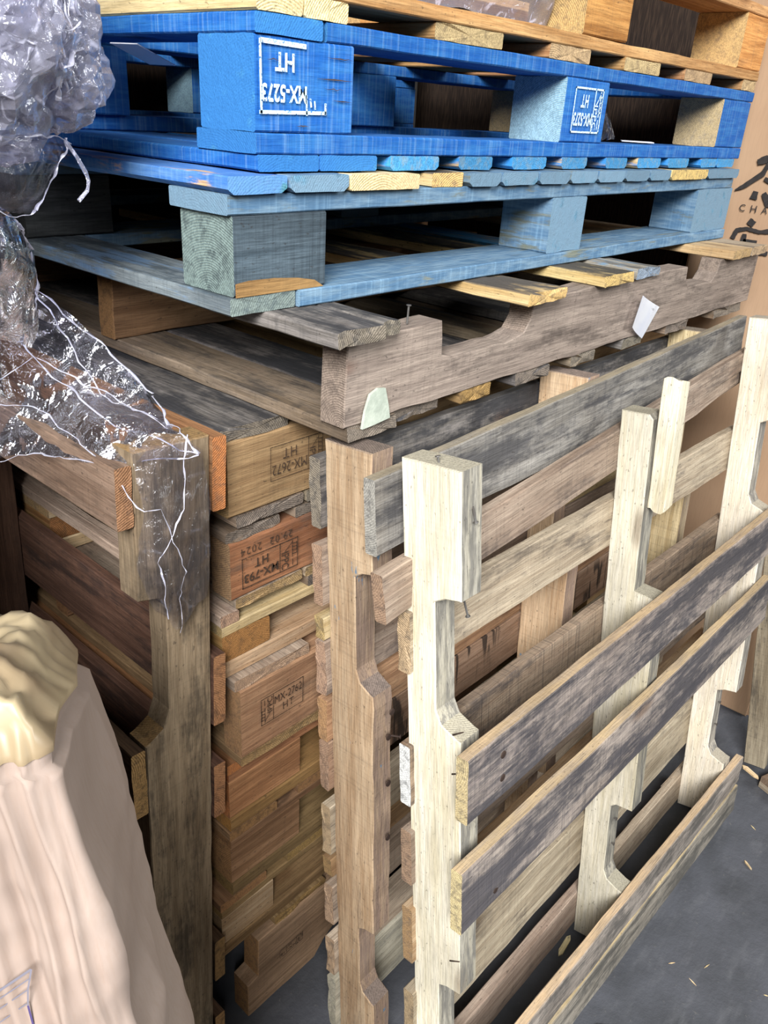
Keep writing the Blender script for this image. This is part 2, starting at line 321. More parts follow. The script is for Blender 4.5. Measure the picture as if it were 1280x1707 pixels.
def profile(th,name,pts,axis_u,y0,t,mat,bev=.0015,jit=.001,seed=1,label=None):
    """notched stringer: outline pts (u,v) with u along the grain.
    axis_u='x': u=x, v=z, extruded in y ; axis_u='z': u=z, v=-y depth, extruded in x ; axis_u='zy': u=z v=-x extruded in y"""
    rnd=random.Random(seed);P=[]
    n=len(pts)
    for i in range(n):
        a=Vector(pts[i]);b=Vector(pts[(i+1)%n]);d=(b-a).length;k=max(1,int(d/.02))
        for j in range(k):
            p=a.lerp(b,j/k);q=noise.noise(Vector((p.x*18,p.y*18,seed)))*jit
            nrm=Vector((-(b-a).y,(b-a).x)).normalized() if d>0 else Vector((0,0))
            P.append(p+nrm*(q if j else 0))
    bm=bmesh.new()
    cu=(min(p[0] for p in pts)+max(p[0] for p in pts))/2;cv=(min(p[1] for p in pts)+max(p[1] for p in pts))/2
    A=[bm.verts.new((p.x-cu,-t/2,p.y-cv)) for p in P];B=[bm.verts.new((p.x-cu,t/2,p.y-cv)) for p in P]
    m=len(P)
    bm.faces.new(A);bm.faces.new(B[::-1])
    for i in range(m): bm.faces.new((A[(i+1)%m],A[i],B[i],B[(i+1)%m]))
    bmesh.ops.recalc_face_normals(bm,faces=bm.faces[:])
    es=[e for e in bm.edges if len(e.link_faces)==2 and abs(e.verts[0].co.y-e.verts[1].co.y)<1e-6]
    bmesh.ops.bevel(bm,geom=es,offset=bev,segments=1,affect='EDGES')
    big=[f for f in bm.faces if len(f.verts)>4]
    bmesh.ops.triangulate(bm,faces=big)
    o=obj(name,bm,mat,th.e)
    if axis_u=='x': mt=Matrix.Translation(Vector((cu,y0+t/2,cv))-th.off)
    elif axis_u=='z': # local X->Z, local Z->-Y, local Y->-X
        mt=Matrix.Translation(Vector((y0+t/2,-cv,cu))-th.off)@Matrix(((0,-1,0),(0,0,-1),(1,0,0))).to_4x4()
    else: # local X->Z, local Z->-X, local Y -> Y
        mt=Matrix.Translation(Vector((-cv,y0+t/2,cu))-th.off)@Matrix(((0,0,-1),(0,1,0),(1,0,0))).to_4x4()
    o.matrix_local=mt
    if label:o['label']=label
    return o
def nail(th,p,d,L=.02,r=.0013,mat=None,name='nail'):
    bm=bmesh.new();d=Vector(d).normalized();q=d.to_track_quat('Z','Y').to_matrix().to_4x4()
    bmesh.ops.create_cone(bm,cap_ends=True,segments=8,radius1=r,radius2=r,depth=L,matrix=q@Matrix.Translation((0,0,L/2)))
    bmesh.ops.create_cone(bm,cap_ends=True,segments=10,radius1=r*2.4,radius2=r*2.4,depth=.0012,matrix=q@Matrix.Translation((0,0,L)))
    return obj(name,bm,mat or M['steel'],th.e,Matrix.Translation(Vector(p)-th.off))
_font=None
def text_tris(s,h,font=None,spread=1.0,bold=0):
    cu=bpy.data.curves.new('t','FONT');cu.body=s;cu.size=1;cu.space_character=spread;cu.offset=bold;cu.resolution_u=3
    if font: cu.font=font
    o=bpy.data.objects.new('t',cu);C.objects.link(o)
    dg=bpy.context.evaluated_depsgraph_get();me=bpy.data.meshes.new_from_object(o.evaluated_get(dg))
    vs=[v.co.copy() for v in me.vertices];fs=[tuple(p.vertices) for p in me.polygons]
    bpy.data.objects.remove(o);bpy.data.curves.remove(cu);bpy.data.meshes.remove(me)
    if not vs: return [],[]
    x0=min(v.x for v in vs);x1=max(v.x for v in vs);y0=min(v.y for v in vs);y1=max(v.y for v in vs)
    return [((v.x-x0)/(x1-x0),(v.y-y0)/(y1-y0)) for v in vs],fs
def put_text(bm,s,x0,x1,y0,y1,rot=0,**k):
    vs,fs=text_tris(s,1,**k);o=[]
    for (a,b) in vs:
        if rot==90: a,b=1-b,a
        if rot==-90: a,b=b,1-a
        o.append(bm.verts.new((x0+(x1-x0)*a,0,y0+(y1-y0)*b)))
    for f in fs:
        try: bm.faces.new([o[i] for i in f])
        except ValueError: pass
def put_line(bm,a,b,w):
    a=Vector((a[0],0,a[1]));b=Vector((b[0],0,b[1]));d=(b-a).normalized();n=Vector((-d.z,0,d.x))*w/2
    bm.faces.new([bm.verts.new(v) for v in (a-n-d*w/2,b-n+d*w/2,b+n+d*w/2,a+n-d*w/2)])
def logo(bm,x0,x1,y0,y1,w):
    X=lambda t:x0+(x1-x0)*t
    Y=lambda t:y0+(y1-y0)*t
    put_line(bm,(X(.30),Y(.06)),(X(.30),Y(.62)),w)
    put_line(bm,(X(.30),Y(.10)),(X(.72),Y(.34)),w)
    for t in (.16,.28,.40,.52): put_line(bm,(X(.05),Y(t+.02)),(X(.27),Y(t)),w)
    put_line(bm,(X(.05),Y(.16)),(X(.05),Y(.54)),w*.8)
    put_text(bm,'IPPC',X(.5),X(.92),Y(.36),Y(.95),rot=90,bold=.01)
    put_line(bm,(X(.28),Y(.72)),(X(.28),Y(.92)),w)
def stamp(th,face,w,h,code,flip,mat,parent=None,lw=.0012,date=None,order='code',bold=.015,logo_w=.28,extra=None,axis='-y'):
    """face=(cx,y,cz) centre on a -Y facing surface"""
    bm=bmesh.new();x0,x1,y0,y1=-w/2,w/2,-h/2,h/2;d=x0+w*logo_w
    for a,b in (((x0,y0),(x1,y0)),((x1,y0),(x1,y1)),((x1,y1),(x0,y1)),((x0,y1),(x0,y0)),((d,y0),(d,y1))): put_line(bm,a,b,lw)
    logo(bm,x0,d,y0,y1,lw*.9)
    m=w*.03;hh=h
    put_text(bm,code,d+m,x1-m,y0+hh*.55,y0+hh*.86,bold=bold)
    put_text(bm,'HT',d+(x1-d)*.32,d+(x1-d)*.68,y0+hh*.14,y0+hh*.44,bold=bold,spread=1.15)
    if date: put_text(bm,date,x0+w*.1,x1+w*.02,y0-hh*.36,y0-hh*.10,bold=.0,spread=1.2)
    if flip: bmesh.ops.rotate(bm,verts=bm.verts,cent=(0,0,0),matrix=Matrix.Rotation(PI,3,'Y'))
    if extra: extra(bm)
    o=obj('stamp',bm,mat)
    if parent: o.parent=parent;o.matrix_local=parent.matrix_basis.inverted()@Matrix.Translation(Vector(face)-th.off)
    else: o.parent=th.e;o.matrix_local=Matrix.Translation(Vector(face)-th.off)
    return o
def P(name,label,cx,cy,z0): return Thing(name,label,'pallet',(cx,cy,z0))
GS='pallets in the flat stack'
# ------------------------------------------------------------------ P1: bright blue, upside down
t=P('wooden_pallet','bright royal blue painted block pallet with white stencils, second from the top of the stack',.66,.5,1.3975);T1=t
e=.0005
dx=[(0,.086),(.088,.181),(.205,.297),(.34,.416),(.465,.555),(.60,.677),(.74,.815),(.855,.947),(.98,1.071),(1.13,1.21),(1.212,1.303)]
for i,(a,b) in enumerate(dx):
    plank(t,'deck_board',(a,b),(0.0,1.02),(1.3975,1.4138),'y',M['p1'] if i<2 else M['p1e'],ch=.002,lowch=.004 if i>1 else 0,jag0=0,label='blue board with bare pale sides' if i>1 else None)
for y0 in (0,.46,.92): plank(t,'stringer_board',(-.002,1.325),(y0,y0+.1),(1.4143,1.4345),'x',M['p1'])
blk={}
for i,(bx0,bx1) in enumerate(((-.002,.136),(.585,.714),(1.185,1.325))):
    for j,(by0,by1) in enumerate(((.0,.092),(.45,.56),(.92,1.015))):
        mt=M[('p1','p1m','p1f')[i]]
        b=plank(t,'block',(bx0,bx1),(by0+.001,by1),(1.4350,1.5218),'x',mt,ch=.002,rough=.0015)
        blk[i,j]=b
plank(t,'bottom_board',(-.003,.088),(-.001,1.02),(1.5223,1.5405),'y',M['p1'])
plank(t,'bottom_board',(.095,.688),(0,.1),(1.5223,1.5405),'x',M['p1'])
plank(t,'bottom_board',(.691,1.332),(0,.1),(1.5223,1.5405),'x',M['p1'],jag1=.008)
for y0 in (.46,.92): plank(t,'bottom_board',(.095,1.32),(y0,y0+.1),(1.5223,1.5405),'x',M['p1'])
plank(t,'bottom_board',(1.23,1.32),(.105,.455),(1.5223,1.5405),'y',M['p1'])
# broken corner stencil
def st1():
    bm=bmesh.new();X0,X1,Z0,Z1=.003,.093,1.4535,1.5165;w=.003
    put_line(bm,(X0+.003,Z1),(.062,Z1-.001),.0045);put_line(bm,(X0,Z1),(X0+.001,Z0),w);put_line(bm,(X0,Z0),(X1,Z0+.002),.0035);put_line(bm,(X1,Z0+.002),(X1,Z0+.010),w)
    put_line(bm,(.066,Z0),(.065,Z0+.017),w*.8);put_line(bm,(.072,Z0+.008),(.071,Z0+.014),w*.8);put_line(bm,(.078,Z0+.006),(.077,Z0+.012),w*.7)
    b2=bmesh.new();put_text(b2,'HT',-.013,.013,-.0085,.0085,bold=.03);put_text(b2,'MX-5273',-.0305,.0305,.0195,.0365,bold=.03)
    bmesh.ops.rotate(b2,verts=b2.verts,cent=(0,0,0),matrix=Matrix.Rotation(PI,3,'Y'))
    me=bpy.data.meshes.new('q');b2.to_mesh(me);b2.free();me.transform(Matrix.Translation((.035,0,1.4995)));bm.from_mesh(me);bpy.data.meshes.remove(me)
    b=blk[0,0];o=obj('stamp',bm,M['wink']);o.parent=b;o.matrix_local=b.matrix_basis.inverted()@Matrix.Translation(Vector((0,-.0016,0))-t.off)
    o['label']='white stencil mark, partly broken away'
st1()
o=stamp(t,(.652,-.0016,1.480),.084,.060,'MX-5273',True,M['wink'],parent=blk[1,0],lw=.0026,bold=.03)
for (x,z,L,w) in ((.095,1.508,.038,.0012),(.080,1.488,.052,.0015),(.09,1.479,.030,.0010),(.105,1.468,.028,.0012),(.052,1.442,.018,.0012),(.012,1.501,.016,.0010)):
    bm=bmesh.new();n=6;up=[];dn=[]
    for k in range(n+1):
        zz=z+noise.noise(Vector((x*50+k,z*90,0)))*.0016;hw=w*(.15+.85*(1-abs(2*k/n-1)))/2
        up.append(bm.verts.new((x+L*k/n,0,zz+hw)));dn.append(bm.verts.new((x+L*k/n,0,zz-hw)))
    for k in range(n): bm.faces.new((dn[k],dn[k+1],up[k+1],up[k]))
    o=obj('crack',bm,M['rust']);b=blk[0,0];o.parent=b;o.matrix_local=b.matrix_basis.inverted()@Matrix.Translation(Vector((0,-.0014,0))-T1.off)
# ------------------------------------------------------------------ P2
t=P('wooden_pallet','faded blue-grey block pallet with blackened corner block, under the bright blue one',.62,.48,1.2562);T2=t
ex=[-.057,.025,.117,.241,.34,.415,.51,.60,.686,.78,.872,.96,1.13,1.294]
mats=['p2s','p2','pale','paled','p2','p2','p2','p2','p2','p2','p2','paled','p2']
for i in range(13):
    a,b=ex[i],ex[i+1]
    if i==3:a+=.03
    plank(t,'deck_board',(a+.0015,b-.003),(-.02 if i!=3 else -.012,1.0),(1.3785,1.3955),'y',M[mats[i]],ch=.0015,lowch=0 if i in(2,3) else .006,jag0=0,rough=.001)
for y0 in (-.012,.44,.9): plank(t,'stringer_board',(-.05,1.292),(y0,y0+.1),(1.3578,1.378),'x',M['p2'])
for i,(bx0,bx1) in enumerate(((-.044,.088),(.57,.675),(1.12,1.30))):
    for j,(by0,by1) in enumerate(((-.012,.078),(.443,.54),(.9,.99))):
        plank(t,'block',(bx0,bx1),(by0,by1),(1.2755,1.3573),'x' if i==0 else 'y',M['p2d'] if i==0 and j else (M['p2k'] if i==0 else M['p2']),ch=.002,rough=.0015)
bm=bmesh.new();pp=[(-.043,1.2757),(.084,1.2757),(.07,1.284),(.045,1.2885),(.01,1.2915),(-.025,1.292),(-.043,1.290)]
f=bm.faces.new([bm.verts.new((a,0,b)) for a,b in pp]);r=bmesh.ops.extrude_face_region(bm,geom=[f]);bmesh.ops.translate(bm,verts=[v for v in r['geom'] if isinstance(v,bmesh.types.BMVert)],vec=(0,-.0012,0))
o=obj('split_face',bm,M['org'],t.e,Matrix.Translation(Vector((0,-.0128,0))-t.off));o['label']='bare orange split at the foot of the dark corner block'
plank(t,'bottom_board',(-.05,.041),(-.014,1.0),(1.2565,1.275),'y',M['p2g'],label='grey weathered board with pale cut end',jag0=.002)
for y0 in (-.018,.44,.9): plank(t,'bottom_board',(.044,1.29),(y0,y0+.11),(1.2565,1.275),'x',M['p2'])
# ------------------------------------------------------------------ P3
t=P('wooden_pallet','grey-brown stringer pallet with notched runner and white label, beneath the faded blue one',.64,.35,1.1155);T3=t
def strp(y,seed,mat):
    return profile(t,'stringer',[(.038,1.1345),(1.30,1.1345),(1.30,1.238),(1.085,1.238),(1.08,1.215),(1.06,1.198),(.955,1.198),(.935,1.21),(.93,1.238),(.412,1.238),(.41,1.212),(.395,1.194),(.35,1.186),(.235,1.186),(.21,1.192),(.205,1.236),(.040,1.236)],'x',y,.04,mat,jit=.003,seed=seed)
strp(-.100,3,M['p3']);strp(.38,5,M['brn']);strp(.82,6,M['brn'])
for (a,b,yy,mt,ml) in ((-.004,.070,-.128,'dgrey',None),(.074,.104,-.12,'dgrey',None),(.355,.455,-.125,'paled','pine board, black on top, with pale cut side'),(.58,.675,-.118,'paled',None),(.70,.79,-.112,'gstr','board with streaks of blue paint'),(1.10,1.20,-.118,'tan',None),(1.205,1.29,-.118,'tang',None)):
    plank(t,'deck_board',(a,b),(yy,.87),(1.2388,1.2556),'y',M[mt],jag0=.004,wane=.004,label=ml,rough=.0015)
for (a,b,mt,dy) in ((.044,.130,'grey',-.104),(.134,.225,'dgrey',-.09),(.26,.33,'brn',-.10),(.39,.48,'dgrey',-.10),(.55,.62,'grey',-.10),(.72,.80,'dgrey',-.10),(.90,1.0,'grey',-.10),(1.12,1.28,'grey',-.10)):
    plank(t,'bottom_board',(a,b),(dy,.87),(1.1158,1.134),'y',M[mt],jag0=.006,rough=.001,wane=.003)
nail(t,(.155,-.085,1.236),(.05,0,1),.022);nail(t,(.403,-.085,1.236),(-.3,0,1),.008,mat=M['rust'])
# label (its printed square code left out) and torn sticker
def sheet(name,th,pts,y,mat,curl=.0,parent=None,n=6,lab=None):
    """quad sheet on a -Y face; pts 4 corners (x,z) order tl,tr,br,bl"""
    bm=bmesh.new();g=[]
    for i in range(n+1):
        r=[]
        for j in range(n+1):
            u,v=j/n,i/n
            x=(pts[0][0]*(1-u)+pts[1][0]*u)*(1-v)+(pts[3][0]*(1-u)+pts[2][0]*u)*v
            z=(pts[0][1]*(1-u)+pts[1][1]*u)*(1-v)+(pts[3][1]*(1-u)+pts[2][1]*u)*v
            r.append(bm.verts.new((x,y-curl*(1-u)**2-.0004,z)))
        g.append(r)
    for i in range(n):
        for j in range(n): bm.faces.new((g[i][j],g[i][j+1],g[i+1][j+1],g[i+1][j]))
    bmesh.ops.solidify(bm,geom=bm.faces[:],thickness=.0004)
    o=obj(name,bm,mat,th.e,Matrix.Translation(-th.off),smooth=False)
    if lab:o['label']=lab
    return o
sheet('label',t,[(.729,1.211),(.829,1.178),(.782,1.128),(.712,1.160)],-.1035,M['paper'],curl=.010,lab='white paper label, curling at its left edge')
bm=bmesh.new();put_text(bm,'MX - 01',-.012,.012,-.002,.002);o=obj('label_print',bm,M['dot'],t.e,Matrix.Translation(Vector((.795,-.1047,1.180))-t.off)@Matrix.Rotation(.35,4,'Y'))
bm=bmesh.new();pp=[(.064,1.129),(.082,1.130),(.112,1.133),(.108,1.150),(.101,1.172),(.088,1.174),(.075,1.169),(.068,1.150)]
f=bm.faces.new([bm.verts.new((a,0,b)) for a,b in pp]);r=bmesh.ops.extrude_face_region(bm,geom=[f]);bmesh.ops.translate(bm,verts=[v for v in r['geom'] if isinstance(v,bmesh.types.BMVert)],vec=(0,-.0035,0))
o=obj('torn_sticker',bm,M['stk'],t.e,Matrix.Translation(Vector((0,-.1012,0))-t.off));o['label']='torn pale grey-green sticker'
# ------------------------------------------------------------------ generic lower pallets
def stringer_pallet(label,z0,z1,x0,x1,yf,yb,faceM,topM,botM,tx,bx,zt=.0165,yo=0.0,notch=None,axisn=GS):
    t=P('wooden_pallet',label,(x0+x1)/2,(yf+yb)/2,z0)
    zb0,zb1=z0+.0003,z0+zt;zt0,zt1=z1-zt,z1-.0003
    L=.04
    for k,y in enumerate((yf,(yf+yb)/2-.02,yb-L)):
        if notch: profile(t,'stringer',notch,'x',y,L,faceM if k==0 else M['brn'],jit=.002,seed=int(z0*999)+k)
        else: 
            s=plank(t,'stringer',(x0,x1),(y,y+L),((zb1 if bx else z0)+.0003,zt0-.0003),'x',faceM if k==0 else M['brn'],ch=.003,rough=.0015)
        if k==0 and not notch: t.front=s
    for i,(a,b,m) in enumerate(tx): plank(t,'deck_board',(a,b),(yf-yo,yb),(zt0,zt1),'y',M[m],jag0=.005,rough=.0012,wane=.002)
    for i,(a,b,m) in enumerate(bx): plank(t,'bottom_board',(a,b),(yf-.002,yb),(zb0,zb1),'y',M[m],jag0=.004,rough=.001)
    return t
def reps(x,xe,w,g,ms):
    o=[];i=0
    while x<xe: o.append((x,min(x+w,1.25),ms[i%len(ms)]));x+=w+g;i+=1
    return o
T4=stringer_pallet('stringer pallet stencilled MX-2672 upside down, golden side and black-grey deck',.9805,1.115,-.037,1.2,.02,1.05,M['yel'],None,None,[(-.045,.062,'dgrey')]+reps(.075,1.15,.1,.03,['dgrey','dgrey','grey']),[(-.026,.088,'grey'),(.094,.18,'grey')]+reps(.24,1.15,.1,.06,['grey']))
stamp(T4,(.074,.0172,1.054),.09,.046,'MX-2672',True,M['ink'],parent=T4.front,lw=.0009,bold=.0)
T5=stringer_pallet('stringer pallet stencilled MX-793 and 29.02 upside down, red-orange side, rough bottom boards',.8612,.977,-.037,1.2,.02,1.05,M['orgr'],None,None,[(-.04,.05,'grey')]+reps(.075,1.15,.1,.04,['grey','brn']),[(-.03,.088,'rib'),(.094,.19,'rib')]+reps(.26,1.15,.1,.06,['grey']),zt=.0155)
o=stamp(T5,(.028,.0172,.9125),.096,.044,'MX-793',True,M['ink'],parent=T5.front,lw=.0014,date='29.02  2024',bold=.02,logo_w=.33)
def block_pallet(label,z0,z1,x0,yf,yb,bw,mats,under=None,topx=None,x1=1.2,bh=None,stringm='brn',lowboard=False):
    t=P('wooden_pallet',label,(x0+x1)/2,(yf+yb)/2,z0)
    s=.018
    for y in (yf,(yf+yb)/2-.05,yb-.1):
        plank(t,'bottom_board',(x0-.008 if lowboard else x0,x1),(y-.001,y+.1),(z0+.0005,z0+s+.008),'x',M[stringm],ch=.002,rough=.001)
        plank(t,'stringer_board',(x0,x1),(y,y+.1),(z1-2*s+.002,z1-s-.0005),'x',M[stringm],rough=.001)
        for k,a in enumerate((x0,(x0+x1)/2-.05,x1-bw)):
            plank(t,'block',(a,a+bw),(y+.001,y+.1),(z0+s+.009,z1-2*s+.0015),'y' if k==0 and mats[0]=='blk' else 'x',M[mats[0]],ch=.002)
    for a,b,m in (topx or reps(x0-.002,1.15,.095,.045,[mats[1]])): plank(t,'deck_board',(a,b),(yf,yb),(z1-s,z1-.0005),'y',M[m],rough=.001,wane=.002)
    return t
block_pallet('block pallet with a dark round-hearted corner block, fourth below the faded blue one',.7578,.8607,-.054,.02,1.04,.082,('blk','tang'),stringm='tan',topx=[(-.055,-.025,'tang')]+reps(.10,1.15,.09,.05,['grey']),lowboard=True)
T7=stringer_pallet('clean stringer pallet stencilled MX-2762 right way up',.602,.7573,-.04,1.2,.003,1.02,M['yel'],None,None,[(-.046,.09,'tang')]+reps(.14,1.15,.1,.04,['tang']),[(-.04,.14,'yel')]+reps(.2,1.15,.1,.06,['tan']),zt=.0175)
stamp(T7,(.034,.0002,.684),.080,.046,'MX-2762',False,M['ink'],parent=T7.front,lw=.0012,bold=.0)
block_pallet('block pallet with a plain amber-brown corner block, directly under the one stencilled MX-2762',.4675,.6015,-.052,.02,1.03,.141,('org','org'),stringm='org')
block_pallet('dusky block pallet with a chipped grey runner above its corner block',.3265,.467,-.053,.02,1.03,.142,('brn','brn'),stringm='brn')  # brown boards picked to darken the low stack, shade put into colour
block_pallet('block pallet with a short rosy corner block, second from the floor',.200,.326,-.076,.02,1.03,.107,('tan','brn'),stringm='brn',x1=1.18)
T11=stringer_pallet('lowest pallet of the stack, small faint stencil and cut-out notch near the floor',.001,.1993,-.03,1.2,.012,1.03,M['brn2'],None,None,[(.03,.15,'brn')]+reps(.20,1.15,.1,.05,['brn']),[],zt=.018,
  notch=[(-.035,.001),(.125,.001),(.15,.03),(.175,.045),(.42,.045),(.44,.02),(.45,.001),(.75,.001),(.78,.045),(1.02,.045),(1.05,.001),(1.2,.001),(1.2,.181),(-.01,.181),(-.012,.09),(-.035,.085)])
stamp(T11,(.065,.0105,.098),.055,.020,'MX-118',True,M['ink'],lw=.0009,bold=.0)
# ------------------------------------------------------------------ P0 on top
t=P('wooden_pallet','unpainted brown block pallet on the very top of the stack',.66,.5,1.5412)
for a,b in ((0,.062),(.065,.128),(.275,.412),(.53,.64),(.748,.88),(.98,1.10),(1.26,1.33)):
    plank(t,'deck_board',(a,b),(0,1.0),(1.5415,1.560),'y',M['pale'] if a<.1 else M['p0'],jag0=.003,ch=.002)
for y0 in (0,.45,.9):
    plank(t,'stringer_board',(0,1.33),(y0,y0+.1),(1.5605,1.578),'x',M['p0'],rough=.001,wane=.003)
    plank(t,'bottom_board',(0,1.34),(y0,y0+.1),(1.6715,1.689),'x',M['p0'])
    for i,(a,b) in enumerate(((0,.14),(.61,.745),(1.21,1.33))): plank(t,'block',(a,b),(y0+.001,y0+.1),(1.5785,1.671),'x',M['p0b'],ch=.002)
# ------------------------------------------------------------------ leaning pallets
def lean_frame(x0,y0,slope,yaw=0): return Matrix.Translation((x0,y0,0)),Matrix.Rotation(yaw,4,'Z')@Matrix.Rotation(-math.atan(slope),4,'X')
def vst(t,x,H,D,mat,notches,nd,seed,label=None,bot=0,top=None,jit=.0015,foot=.012):
    """upright notched stringer; u=z, v=depth away from the stack (0=back edge)"""
    pts=[(bot,0),(H,0),(H,D)]
    for (a,b) in sorted(notches,reverse=True):
        pts+=[(b,D),(b-.004,D-nd*.6),(b-.012,D-nd),(a+.030,D-nd),(a+.012,D-nd*.78),(a+.002,D-nd*.2),(a,D)]
    pts+=[(bot+foot,D)]
    return profile(t,'stringer',pts,'z',x,.038,mat,seed=seed,jit=jit,label=label)
# A : tan pallet against the right face of the stack
TA=Thing('wooden_pallet','battered tan pallet standing on edge against the stack, behind the cream one','pallet',(0,-.135,0.001),Matrix.Rotation(-math.atan(.071),4,'X'));t=TA
# rotated frame: local z up the lean, local -y towards viewer
vst(t,.05,1.108,.078,M['tanr'],[(.165,.33),(.77,.95)],.030,11,label='tan runner with blue and black scuffs',jit=.003)
vst(t,.53,1.108,.085,M['tanr'],[(.165,.33),(.785,.965)],.036,12);vst(t,1.01,1.108,.085,M['tanr'],[(.165,.33),(.785,.965)],.036,13)
zs=[(.99,1.085),(.88,.967),(.827,.862),(.737,.823),(.658,.729),(.569,.655),(.442,.536),(.395,.433),(.292,.373),(.174,.256),(.04,.163)]
bmats=['dgrey','tang','tan','tang','yel','zeb','tang','yel','tang','tang','whg']
for (a,b),m in zip(zs,bmats): plank(t,'back_board',(.040,1.06),(.001,.019),(a,b),'x',M[m],rough=.0015,jag0=.003)
plank(t,'front_board',(.028,1.14),(-.104,-.0865),(1.012,1.108),'x',M['mgrey'],tilt=('Y',-.035),rough=.002,wane=.008,bow=.004,label='wide grey-black board, the only one left on the front')
for z in (.52,.62,.70): nail(t,(.070,-.085,z),(0,-1,.1),.004,r=.002,mat=M['rust'])
nail(t,(.072,-.083,.700),(.5,-1,.05),.02,mat=M['rust']);nail(t,(.08,-.083,.735),(0,-1,0),.003,r=.002,mat=M['rust'])
# B : cream pallet
TB=Thing('wooden_pallet','cream-coloured pallet with three pale runners and mouldy boards, standing in front of the others','pallet',(0,-.312,0.001),Matrix.Rotation(-.014,4,'Z')@Matrix.Rotation(-math.atan(.108),4,'X'));t=TB
nt=[(.165,.36),(.785,.975)]
o=vst(t,.05,1.128,.084,M['wht'],nt,.038,21,jit=.001);o.matrix_basis=Matrix.Rotation(-.014,4,'X')@o.matrix_basis;vst(t,1.013,1.16,.09,M['wht'],nt,.040,23,jit=.001)
# middle runner is split at its top
profile(t,'stringer',[(0,0),(1.083,0),(1.083,.045),(1.075,.052),(.79,.050),(.785,.090),(.36,.09),(.357,.06),(.348,.05),(.195,.05),(.177,.058),(.167,.08),(.165,.09),(.012,.09)],'z',.532,.038,M['wht'],seed=22,jit=.001,label='cream runner, its top split away')
plank(t,'split_piece',(.541,.569),(-.083,-.054),(.93,1.14),'z',M['wht2'],tilt=('X',.02),rough=.002,jag0=.02,jag1=.01,label='loose splinter of the middle runner')
def vrow(a,b,mat,x0=.042,x1=1.055,front=False,tl=None,name='back_board',dy=0,**k):
    y=(-.108-dy,-.0905-dy) if front else (.0005,.019)
    return plank(t,name,(x0,x1),y,(a,b),'x',mat,tilt=tl,rough=.0015,**k)
vrow(.985,1.050,M['tang'],x0=.0,x1=1.07,tl=('Y',-.085),wane=.006,label='board tilted upwards to the right')
vrow(.855,.938,M['tang'],jag0=.004);vrow(.650,.745,M['rib2'],label='board with ribbed black mould')
vrow(.512,.605,M['tang']);vrow(.361,.465,M['tan']);vrow(.176,.297,M['tang'])
vrow(.02,.10,M['tang'],x0=.042,x1=.58);plank(t,'back_board',(.585,1.12),(.0005,.019),(.012,.085),'x',M['tang'],jag1=.20,rough=.002,label='broken, jagged board end')
vrow(.702,.797,M['bfr'],x0=.020,x1=1.035,front=True,name='front_board',label='grey-black mouldy board with tan top edge')
vrow(.532,.632,M['bfr'],x0=.012,x1=1.06,front=True,name='front_board',bow=.004)
vrow(.098,.168,M['bbt'],tl=('Y',.035),x0=.03,x1=1.09,front=True,name='front_board',wane=.006,jag0=.01)
vrow(.022,.0965,M['bbt'],tl=('Y',.035),x0=.03,x1=1.075,front=True,name='front_board',dy=.003)
for (x,z,dz) in ((.065,.80,-.6),(.062,.74,-.2),(.055,.42,-.5),):
    bm=bmesh.new();bmesh.ops.create_cone(bm,cap_ends=True,segments=6,radius1=.0012,radius2=.0008,depth=.02)
    obj('staple',bm,M['rust'],t.e,Matrix.Translation((.0495,-.07,z))@Matrix.Rotation(1.1+dz*.3,4,'X'))
nail(t,(.070,-.058,.972),(.12,-.2,-1),.026);nail(t,(.070,-.069,1.085),(.02,-.25,-1),.018);nail(t,(.06,-.03,1.128),(0,.2,1),.008)
for z in (.25,.31): nail(t,(.55,-.05,z),(0,-1,0),.006);nail(t,(1.03,-.05,z),(0,-1,0),.006)
for z in (.765,.73): nail(t,(.09,-.1065,z),(0,-1,0),.0015,r=.0022,mat=M['rust'])
for z in (.60,.55): nail(t,(.085,-.1065,z),(0,-1,0),.0015,r=.0022,mat=M['rust'])
# C : dark pallet against the left face
TC=Thing('wooden_pallet','dark stained pallet standing on edge at the left of the stack, draped with film','pallet',(-.121,.02,0.001),Matrix.Rotation(math.atan(.041),4,'Y'));t=TC
def cst(y,seed,mat):
    D=.099;nd=.036;H=1.125;pts=[(0,0),(H,0),(H,D)]
    for a,b in ((.735,.945),(.06,.262)): pts+=[(b,D),(b-.006,D-nd*.7),(b-.02,D-nd),(a+.04,D-nd),(a+.014,D-nd*.75),(a+.002,D-nd*.2),(a,D)]
    pts+=[(.0,D)]
    return profile(t,'stringer',pts,'zy',y,.038,mat,seed=seed,jit=.0015)
cst(-.02,31,M['cst']);cst(.50,32,M['cbd']);cst(.98,33,M['cbd'])
for (a,b) in ((1.03,1.122),(.715,.825),(.55,.645),(.20,.29),(.02,.11)): plank(t,'back_board',(.001,.020),(-.024,1.03),(a,b),'y',M['cbd'] if a<1 else M['org'],rough=.001)
for i,(a,b) in enumerate(((1.04,1.112),(.628,.732))): plank(t,'front_board',(-.120,-.1005),(-.022,1.03),(a,b),'y',M['cst'] if i==0 else M['cbd'],rough=.001,jag0=.003)
plank(t,'front_board',(-.120,-.1005),(-.015,1.03),(.275,.305),'y',M['cbd'],jag0=.004)
